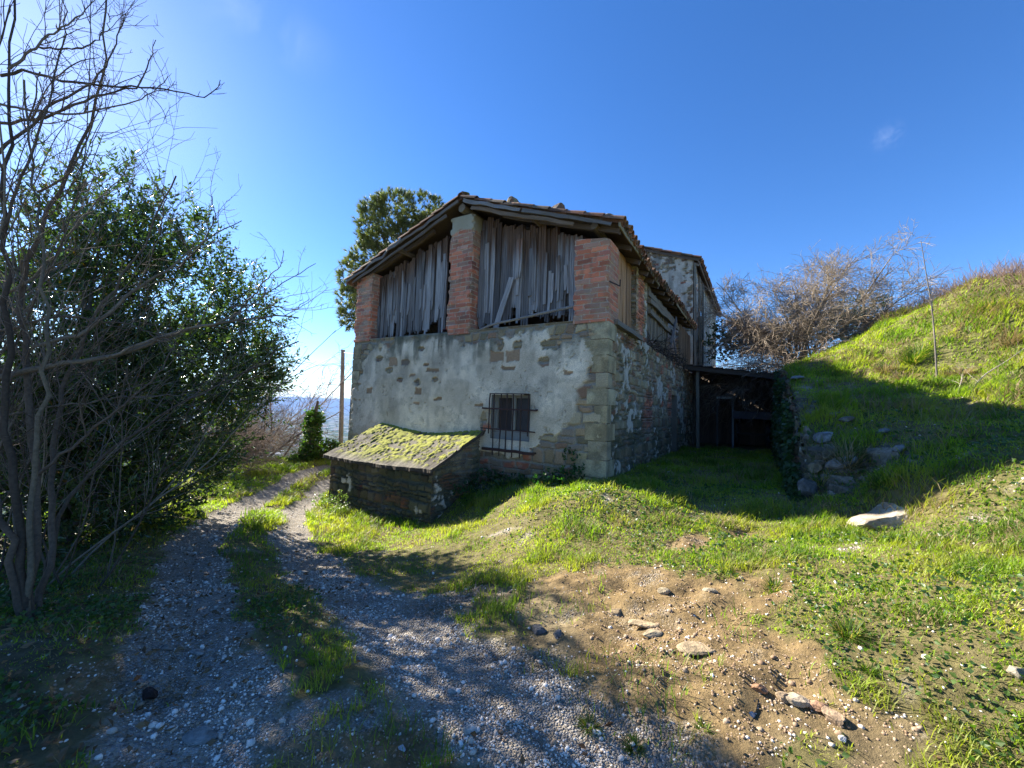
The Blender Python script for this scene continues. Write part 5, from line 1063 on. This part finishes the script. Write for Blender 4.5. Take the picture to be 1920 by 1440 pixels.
# ================================================================== GROUND COVER (stuff)
def polar(n, r0, r1, th=1.06, rg=RNG):
    n = int(n * 1.22); r = rg.uniform(r0, r1, n); a = rg.uniform(-1.15, 1.45, n); return r * np.sin(a), r * np.cos(a), r
def clear(x, y):
    lx, ly = w2loc(x, y); inb = (lx > -6.98) & (lx < .02) & (ly > -.0) & (ly < 20); ins = (lx > SX0) & (lx < SX1) & (ly > SY) & (ly < .1); incp = (lx > 0) & (lx < 2.6) & (ly > 8.3)
    inw = (lx > 2.52) & (lx < 2.74) & (ly > .1); return ~(inb | ins | incp | inw)
def stony(lx, ly): return sstep(.47, .55, fbm(lx * 2.1, ly * 2.1, 5.0, 4, 41)) * sstep(2.6, 2.75, lx) * sstep(4.6, 3.4, lx) * sstep(-.25, .1, ly) * sstep(4.2, 2.6, ly)
def blades(mb, x, y, z, h, w, col, lean, rg=RNG):
    n = len(x); a = rg.uniform(0, 2 * np.pi, n); d = np.stack([np.cos(a), np.sin(a), 0 * a], 1); s = np.stack([-np.sin(a), np.cos(a), 0 * a], 1); p = np.stack([x, y, z - .01], 1); up = AR([0, 0, 1.0]); ln = (lean * h)[:, None]
    hh = h[:, None]; ww = w[:, None] / 2
    m = p + up * hh * .55 + d * ln * .35; t = p + up * hh * .92 + d * ln
    v = np.stack([p - s * ww, p + s * ww, m - s * ww * .8, m + s * ww * .8, t], 1).reshape(-1, 3)
    T = (AR([(0, 1, 3), (0, 3, 2), (2, 3, 4)])[None] + (np.arange(n) * 5)[:, None, None]).reshape(-1, 3); mb.add(v, tris=T, col=np.repeat(col, 5, 0))
rg = np.random.default_rng(81)
x, y, r = polar(430000, 1.25, 15.5, rg=rg); g, gv, so, _, _ = masks(x, y); lx, ly = w2loc(x, y); hill = sstep(2.2, 3.6, lx) * sstep(-2.5, .5, ly) ; right = sstep(.6, 2.0, x)
cl = fbm(x * 2.6, y * 2.6, 0, 3, 82); cl2 = fbm(x * .9, y * .9, 0, 3, 83); ed = poly_dist(EDGE, x, y); under = sstep(1.3, .2, ed[0]) * (y > 2.6)
bank = (1 - sstep(-2.2, -1.5, x)) * (1 - sstep(2.6, 3.6, y))
prob = np.maximum(sstep(.25, .8, g), .10 * so * sstep(.5, .6, cl)) * (1 - .85 * under) * (1 - .25 * bank) * np.where(ed[1] > 0, ed[0] < 3, 1)
mid = (1 - right) * (1 - hill) * (y < 5.5) * (lx < -.5); prob = prob * (1 - .45 * mid * sstep(.5, .7, cl)) * (1 - .75 * sstep(.56, .70, fbm(x * 1.9, y * 1.9, 2, 4, 88)) * (1 - .5 * hill) * (1 - .6 * mid))
prob = prob * (1 - .9 * stony(lx, ly)); k = (rg.random(len(x)) < prob) & clear(x, y); x, y, r, hill, cl, cl2, lx, ly, mid, bank = [q_[k] for q_ in (x, y, r, hill, cl, cl2, lx, ly, mid, bank)]
z = zg(x, y); h = (.042 + .098 * sstep(.38, .72, cl)) * (1 - .5 * mid) * (1 + 1.0 * hill * sstep(.4, .65, cl2)) * rg.uniform(.6, 1.4, len(x)) * (1 + .35 * np.exp(-((x - MOUND[0]) ** 2 + (y - MOUND[1]) ** 2) / .8))
h = h * .82 * np.clip(.56 + .085 * r, .55, 1.2); w = (.0028 + .0010 * r) * rg.uniform(.7, 1.3, len(x))
dryp = .04 + .26 * sstep(.54, .70, fbm(x * 1.3, y * 1.3, 8, 4, 86)) + .30 * hill * sstep(.45, .62, fbm(x * .8, y * .8, 3, 3, 84)) + .25 * sstep(6.5, 9.5, lx) * sstep(.5, 2, ly) + .10 * mid
c = lerp((.15, .235, .02), (.25, .34, .03), rg.random(len(x))); c = lerp(c, (.29, .33, .036), sstep(.45, .7, cl2) * .6); c = lerp(c, (.06, .125, .022), sstep(.5, .7, cl) * .7); c = lerp(c, (.32, .31, .06), sstep(.52, .68, fbm(x * 2.1, y * 2.1, 4, 3, 87)) * .55)
dry = rg.random(len(x)) < dryp; c[dry] = lerp((.24, .185, .085), (.33, .27, .15), rg.random(dry.sum())); h = np.where(dry, h * 1.15, h)
mb = MB(); blades(mb, x[~dry], y[~dry], z[~dry], h[~dry], w[~dry], c[~dry], rg.uniform(.2, 1.1, (~dry).sum()), rg); tag(mb.build('grass', M_GRASS), 'short bright green grass covering the slope and track verges', 'grass', kind='stuff')
mb = MB(); blades(mb, x[dry], y[dry], z[dry], h[dry], w[dry], c[dry], rg.uniform(.5, 1.6, dry.sum()), rg); tag(mb.build('dry_grass', M_STRAW), 'straw coloured dead grass mixed through the bank', 'dry grass', kind='stuff')
# dry weeds along the hill crest
n = 2600; t = rg.random(n); cp_ = AR([at(1650, 612, 13.0), at(1700, 590, 12), at(1800, 555, 10.5), at(1920, 512, 8.5), at(2000, 500, 8)]); ci = t * 4; i0 = np.minimum(ci.astype(int), 3); P = cp_[i0] + (cp_[i0 + 1] - cp_[i0]) * (ci - i0)[:, None]; x = P[:, 0] + rg.normal(0, .5, n); y = P[:, 1] + rg.normal(0, .5, n); z = zg(x, y)
Ls = rg.uniform(.15, .6, n); pp = wander(np.stack([x, y, z], 1), rg.normal(0, .35, (n, 3)) + AR([0, 0, 1]), Ls, 5, .12, rg=rg); mb = MB(); tubes(mb, pp, taper(np.full(n, .0042), 5, .5), 3, (.25, .17, .13), (.33, .25, .17)); tag(mb.build('dry_weeds', M_STRAW), 'reddish dry weed stalks along the crest of the bank', 'weeds', kind='stuff')
# rubble showing through the end of the bank
a, bb = np.meshgrid(np.linspace(2.66, 4.6, 110), np.linspace(-.25, 4.2, 230)); W_ = loc2w(np.stack([a.ravel(), bb.ravel(), 0 * a.ravel()], 1)); mk_ = stony(a.ravel(), bb.ravel()); gz_ = zg(W_[:, 0], W_[:, 1])
h1, h2, ed_ = masonry(a.ravel() + .3 * gz_, gz_ * 1.6 + .25 * bb.ravel(), .15, .30, .06, 43); st_ = sstep(.008, .045, ed_)
P = W_.copy(); P[:, 2] = gz_ - .08 + mk_ * (.05 + .085 * st_ * (.45 + .8 * h2)); P[:, :2] -= (BX[:2] * .3 + BY[:2] * .6)[None] * (mk_ * st_ * .05 * h2)[:, None]
c = lerp(np.tile(AR([.10, .09, .055]), (len(P), 1)), AR([.17, .15, .115]) * (.5 + .8 * h1)[:, None], st_); mb = MB(); ii = np.arange(a.size).reshape(a.shape); mb.add(P, quads=np.stack([ii[:-1, :-1], ii[:-1, 1:], ii[1:, 1:], ii[1:, :-1]], -1).reshape(-1, 4), col=c); mb.build('rubble_end', M_ROCK, None, off=None)
rub = bpy.data.objects['rubble_end']; rub.parent = rw; rub.matrix_parent_inverse = (Matrix.Translation(rw.location) @ rw.rotation_euler.to_matrix().to_4x4()).inverted()
# tussocks
TG = 'long haired grass tussocks on the bank'
for i, (px, py, n, L, dryf, lab) in enumerate([(1712, 678, 420, .42, .15, 'dark green tussock on the bank left of the sapling'), (1700, 728, 380, .35, .9, 'straw coloured tussock drooping at the shadow edge'), (1590, 868, 520, .42, .6, 'long haired tussock hanging over the bank stones'), (1800, 705, 320, .30, .85, 'straw tussock right of the sapling'), (1850, 590, 260, .35, .4, 'tussock high on the sunny bank'), (1895, 640, 260, .35, .8, 'dry tussock at the right edge of the photo'),
      (1660, 700, 220, .28, .8, 'small dry tussock below the bare tree'), (1540, 905, 200, .3, .5, 'tussock at the wall end beside the lane'), (1650, 905, 260, .16, .1, 'fresh green tuft where the shadow meets sunlit grass'), (1450, 1095, 200, .10, .1, 'small green tuft at the upper right edge of the bare soil'), (1590, 1190, 320, .12, .25, 'tuft of green and straw in the right foreground'), (1105, 1345, 160, .07, .2, 'low tuft in the middle of the pale gravel'), (1190, 1385, 160, .06, .2, 'low tuft near the bottom edge of the photo'), (1320, 1362, 140, .05, .1, 'tiny bright tuft in the orange soil'), (1630, 1262, 160, .06, .05, 'yellow green cushion of moss like grass')]):
    b0 = gp(px, py); m = n; a = rg.uniform(0, 2 * np.pi, m); rr = np.sqrt(rg.random(m)) * L * .35; s = b0 + np.stack([np.cos(a) * rr, np.sin(a) * rr, 0 * a - .02], 1); s[:, 2] = zg(s[:, 0], s[:, 1]) - .01
    d = np.stack([np.cos(a) * .6, np.sin(a) * .6, 0 * a + 1], 1) + rg.normal(0, .25, (m, 3)); pp = wander(s, d, rg.uniform(.5, 1.1, m) * L, 5, .10, (0, 0, -.22), rg); tg = nrm(np.gradient(pp, axis=1)); sv = nrm(np.cross(tg, AR([0, 0, 1.0]))); w = (.0022 + .0007 * b0[1]) * np.linspace(1, .15, 5)[None, :, None]
    V_ = np.stack([pp - sv * w, pp + sv * w], 2).reshape(-1, 3); ii = np.arange(m * 10).reshape(m, 5, 2); Q = np.stack([ii[:, :-1, 0], ii[:, :-1, 1], ii[:, 1:, 1], ii[:, 1:, 0]], -1).reshape(-1, 4); dr = rg.random(m) < dryf
    c = np.where(dr[:, None], lerp((.26, .20, .09), (.36, .29, .16), rg.random(m)), lerp((.05, .10, .015), (.10, .16, .025), rg.random(m))); mb = MB(); mb.add(V_, quads=Q, col=np.repeat(c, 10, 0)); tag(mb.build('grass_tussock', M_STRAW if dryf > .5 else M_GRASS, off=b0), lab, 'tussock', TG)
# small round leaves of ground cover on the left bank and the mound
x, y, r = polar(90000, 1.2, 9, rg=rg); cl = fbm(x * 1.8, y * 1.8, 0, 3, 91); bank = (1 - sstep(-2.0, -1.3, x)) * (1 - sstep(3.2, 5, y)); g = masks(x, y)[0]; mo = np.exp(-((x - MOUND[0]) ** 2 + (y - MOUND[1]) ** 2) / .7); lx, ly = w2loc(x, y); verge = sstep(1.6, .5, poly_dist(EDGE, x, y)[0])
prob = np.clip(bank * sstep(.35, .55, cl) * .9 + mo * .5 + verge * .25 + .5 * sstep(.8, 1.6, x) * sstep(.50, .60, cl), 0, 1) * (g > .5); k = (rg.random(len(x)) < prob) & clear(x, y); x, y, r = x[k], y[k], r[k]; n = len(x)
P = np.stack([x, y, zg(x, y) + rg.uniform(.005, .05, n)], 1); D = rg.normal(size=(n, 3)) * AR([1, 1, .35]) + AR([0, 0, .25]); sz = (.012 + .0022 * r) * rg.uniform(.7, 1.5, n)
mb = MB(); leaves(mb, P, D, sz * 1.3, sz * 1.1, lerp((.035, .075, .02), (.09, .14, .035), rg.random(n)), rg=rg); tag(mb.build('ground_cover', M_IVY), 'low leafy ground cover on the left bank and mound', 'ground cover', kind='stuff')
# leaf litter
x, y, r = polar(26000, 1.2, 8, rg=rg); bank = (1 - sstep(-1.9, -1.1, x)) * (1 - sstep(3.5, 7, y)); verge = sstep(1.8, .3, poly_dist(EDGE, x, y)[0]); k = (rg.random(len(x)) < np.clip(bank * .35 + verge * .6 + .012, 0, 1)) & clear(x, y); x, y = x[k], y[k]; n = len(x)
P = np.stack([x, y, zg(x, y) + rg.uniform(.004, .03, n)], 1); D = rg.normal(size=(n, 3)) * AR([1, 1, .3]); mb = MB(); leaves(mb, P, D, rg.uniform(.02, .06, n), rg.uniform(.012, .03, n), lerp((.10, .055, .025), (.26, .19, .11), rg.random(n)), rg=rg); tag(mb.build('leaf_litter', M_STRAW), 'brown fallen leaves scattered on the left bank', 'leaf litter', kind='stuff')
# gravel
x, y, r = polar(190000, 1.2, 9.5, rg=rg); g, gv, so, rl, rt = masks(x, y); prob = np.clip(gv * (.12 + .85 * sstep(.42, .62, fbm(x * 3.5, y * 3.5, 0, 4, 95))) + so * (.25 + .75 * sstep(.45, .62, fbm(x * 2.4, y * 2.4, 6, 4, 96))) + .035, 0, 1) * np.clip(1.3 - r * .09, .3, 1); k = (rg.random(len(x)) < prob) & clear(x, y); x, y, r, gv, so = x[k], y[k], r[k], gv[k], so[k]; n = len(x)
sz = (.0034 + .0065 * rg.random(n) ** 2.2 + .012 * (rg.random(n) < .02)) * (.85 + .07 * r); M = rg.normal(size=(n, 3, 3)); M[:, 0] = nrm(M[:, 0]); M[:, 1] = nrm(M[:, 1] - M[:, 0] * (M[:, 0] * M[:, 1]).sum(-1, keepdims=True)); M[:, 2] = np.cross(M[:, 0], M[:, 1])
B_ = IV0[None] * (1 + .18 * rg.normal(size=(n, 12, 1)).clip(-1, 1)) * (rg.uniform(.55, 1.1, (n, 1, 3)) * sz[:, None, None]); W = np.einsum('nvk,nkj->nvj', B_, M); W[:, :, 2] *= .75; W = W + np.stack([x, y, zg(x, y) + sz * (.30 - .35 * so)], 1)[:, None]
c = lerp((.43, .37, .30), (.85, .79, .69), rg.random(n)); tn = rg.random(n) * (1 - .75 * so); c[tn < .22] = lerp((.22, .14, .08), (.36, .27, .18), rg.random((tn < .22).sum())); mb = MB(); mb.add(W.reshape(-1, 3), tris=(IF0[None] + (np.arange(n) * 12)[:, None, None]).reshape(-1, 3), col=np.repeat(c, 12, 0))
tag(mb.build('gravel', M_PEB, smooth=True), 'loose pale grey gravel strewn along the wheel tracks', 'gravel', kind='stuff')

# ================================================================== AIR, SKY, SUN, CAMERA
HAZE = 8e-5
if HAZE:
    m, nt, out = new_mat('haze'); pv = nt.nodes.new('ShaderNodeVolumePrincipled'); pv.inputs['Color'].default_value = (.22, .40, .85, 1); pv.inputs['Density'].default_value = HAZE; pv.inputs['Anisotropy'].default_value = 0.0; nt.links.new(pv.outputs[0], out.inputs['Volume'])
    mb = MB(); box(mb, (-16500, -16500, -206), (16500, 16500, 170), (1, 1, 1)); tag(mb.build('haze', m), 'thin blue air haze over the whole valley', 'haze', kind='stuff')
w = bpy.data.worlds.new('World'); SC.world = w; w.use_nodes = True; nt = w.node_tree; nt.nodes.clear(); L = nt.links.new
out = nt.nodes.new('ShaderNodeOutputWorld'); bg = nt.nodes.new('ShaderNodeBackground'); bg.inputs['Strength'].default_value = .068
sky = nt.nodes.new('ShaderNodeTexSky'); sky.sky_type = 'NISHITA'; sky.sun_disc = False; sky.sun_elevation = SUN_EL; sky.sun_rotation = SUN_AZ; sky.altitude = 1500; sky.air_density = 1.0; sky.dust_density = .3; sky.ozone_density = 3.0
hs = nt.nodes.new('ShaderNodeHueSaturation'); hs.inputs['Hue'].default_value = .508; hs.inputs['Saturation'].default_value = 1.25; L(sky.outputs[0], hs.inputs['Color'])
# two faint wisps of cirrus, fixed in the sky by direction
tc = nt.nodes.new('ShaderNodeTexCoord'); cur = hs.outputs[0]
for (px, py, ang, st, amp, sq) in [(1665, 256, .030, 60, .05, (1, 1, 1)), (500, 55, .14, 9, .05, (1, 1, 2.5)), (610, 719, .10, 30, .45, (1, 1, 22))]:
    d = nrm(ray(px, py)); sub = N(nt, 'ShaderNodeVectorMath', operation='SUBTRACT'); L(tc.outputs['Generated'], sub.inputs[0]); sub.inputs[1].default_value = tuple(d)
    ml = N(nt, 'ShaderNodeVectorMath', operation='MULTIPLY'); L(sub.outputs[0], ml.inputs[0]); ml.inputs[1].default_value = sq
    ln = N(nt, 'ShaderNodeVectorMath', operation='LENGTH'); L(ml.outputs[0], ln.inputs[0])
    mr = N(nt, 'ShaderNodeMapRange', interpolation_type='SMOOTHSTEP'); mr.inputs[1].default_value = 0; mr.inputs[2].default_value = ang; mr.inputs[3].default_value = 1; mr.inputs[4].default_value = 0; L(ln.outputs['Value'], mr.inputs[0])
    nz = N(nt, 'ShaderNodeTexNoise'); nz.inputs['Scale'].default_value = st; nz.inputs['Detail'].default_value = 6; nz.inputs['Distortion'].default_value = 1.2; L(tc.outputs['Generated'], nz.inputs['Vector'])
    m2 = N(nt, 'ShaderNodeMapRange'); m2.inputs[1].default_value = .42; m2.inputs[2].default_value = .7; m2.inputs[3].default_value = 0; m2.inputs[4].default_value = amp; L(nz.outputs['Fac'], m2.inputs[0])
    mm = N(nt, 'ShaderNodeMath', operation='MULTIPLY'); L(mr.outputs[0], mm.inputs[0]); L(m2.outputs[0], mm.inputs[1])
    mx = N(nt, 'ShaderNodeMix', data_type='RGBA'); L(mm.outputs[0], mx.inputs['Factor']); L(cur, mx.inputs['A']); mx.inputs['B'].default_value = (9, 9.4, 10, 1); cur = mx.outputs['Result']
L(cur, bg.inputs['Color']); L(bg.outputs[0], out.inputs['Surface'])
sl = bpy.data.lights.new('sun', 'SUN'); sl.energy = 4.7; sl.angle = math.radians(.5); sl.color = (1.0, .93, .82); so_ = bpy.data.objects.new('sun', sl); COL.objects.link(so_)
from mathutils import Vector
so_.rotation_euler = Vector(tuple(SUN)).to_track_quat('Z', 'Y').to_euler()
cam = bpy.data.cameras.new('camera'); cam.sensor_width = 36; cam.lens = 36 * F / 1920; cam.clip_start = .05; cam.clip_end = 60000
co_ = bpy.data.objects.new('camera', cam); COL.objects.link(co_); co_.location = EYE
from mathutils import Matrix
co_.rotation_euler = (Matrix.Rotation(math.pi / 2 + PITCH, 3, 'X') @ Matrix.Rotation(ROLL, 3, 'Z')).to_euler()
SC.camera = co_
SC.view_settings.view_transform = 'Standard'; SC.view_settings.look = 'None'; SC.view_settings.gamma = 1; SC.view_settings.exposure = 2.0
SC.cycles.use_denoising = True; SC.cycles.max_bounces = 7; SC.cycles.diffuse_bounces = 4; SC.cycles.glossy_bounces = 3; SC.cycles.transmission_bounces = 4; SC.cycles.volume_bounces = 1; SC.cycles.transparent_max_bounces = 6
SC.cycles.sample_clamp_indirect = 6
SC.render.film_transparent = False
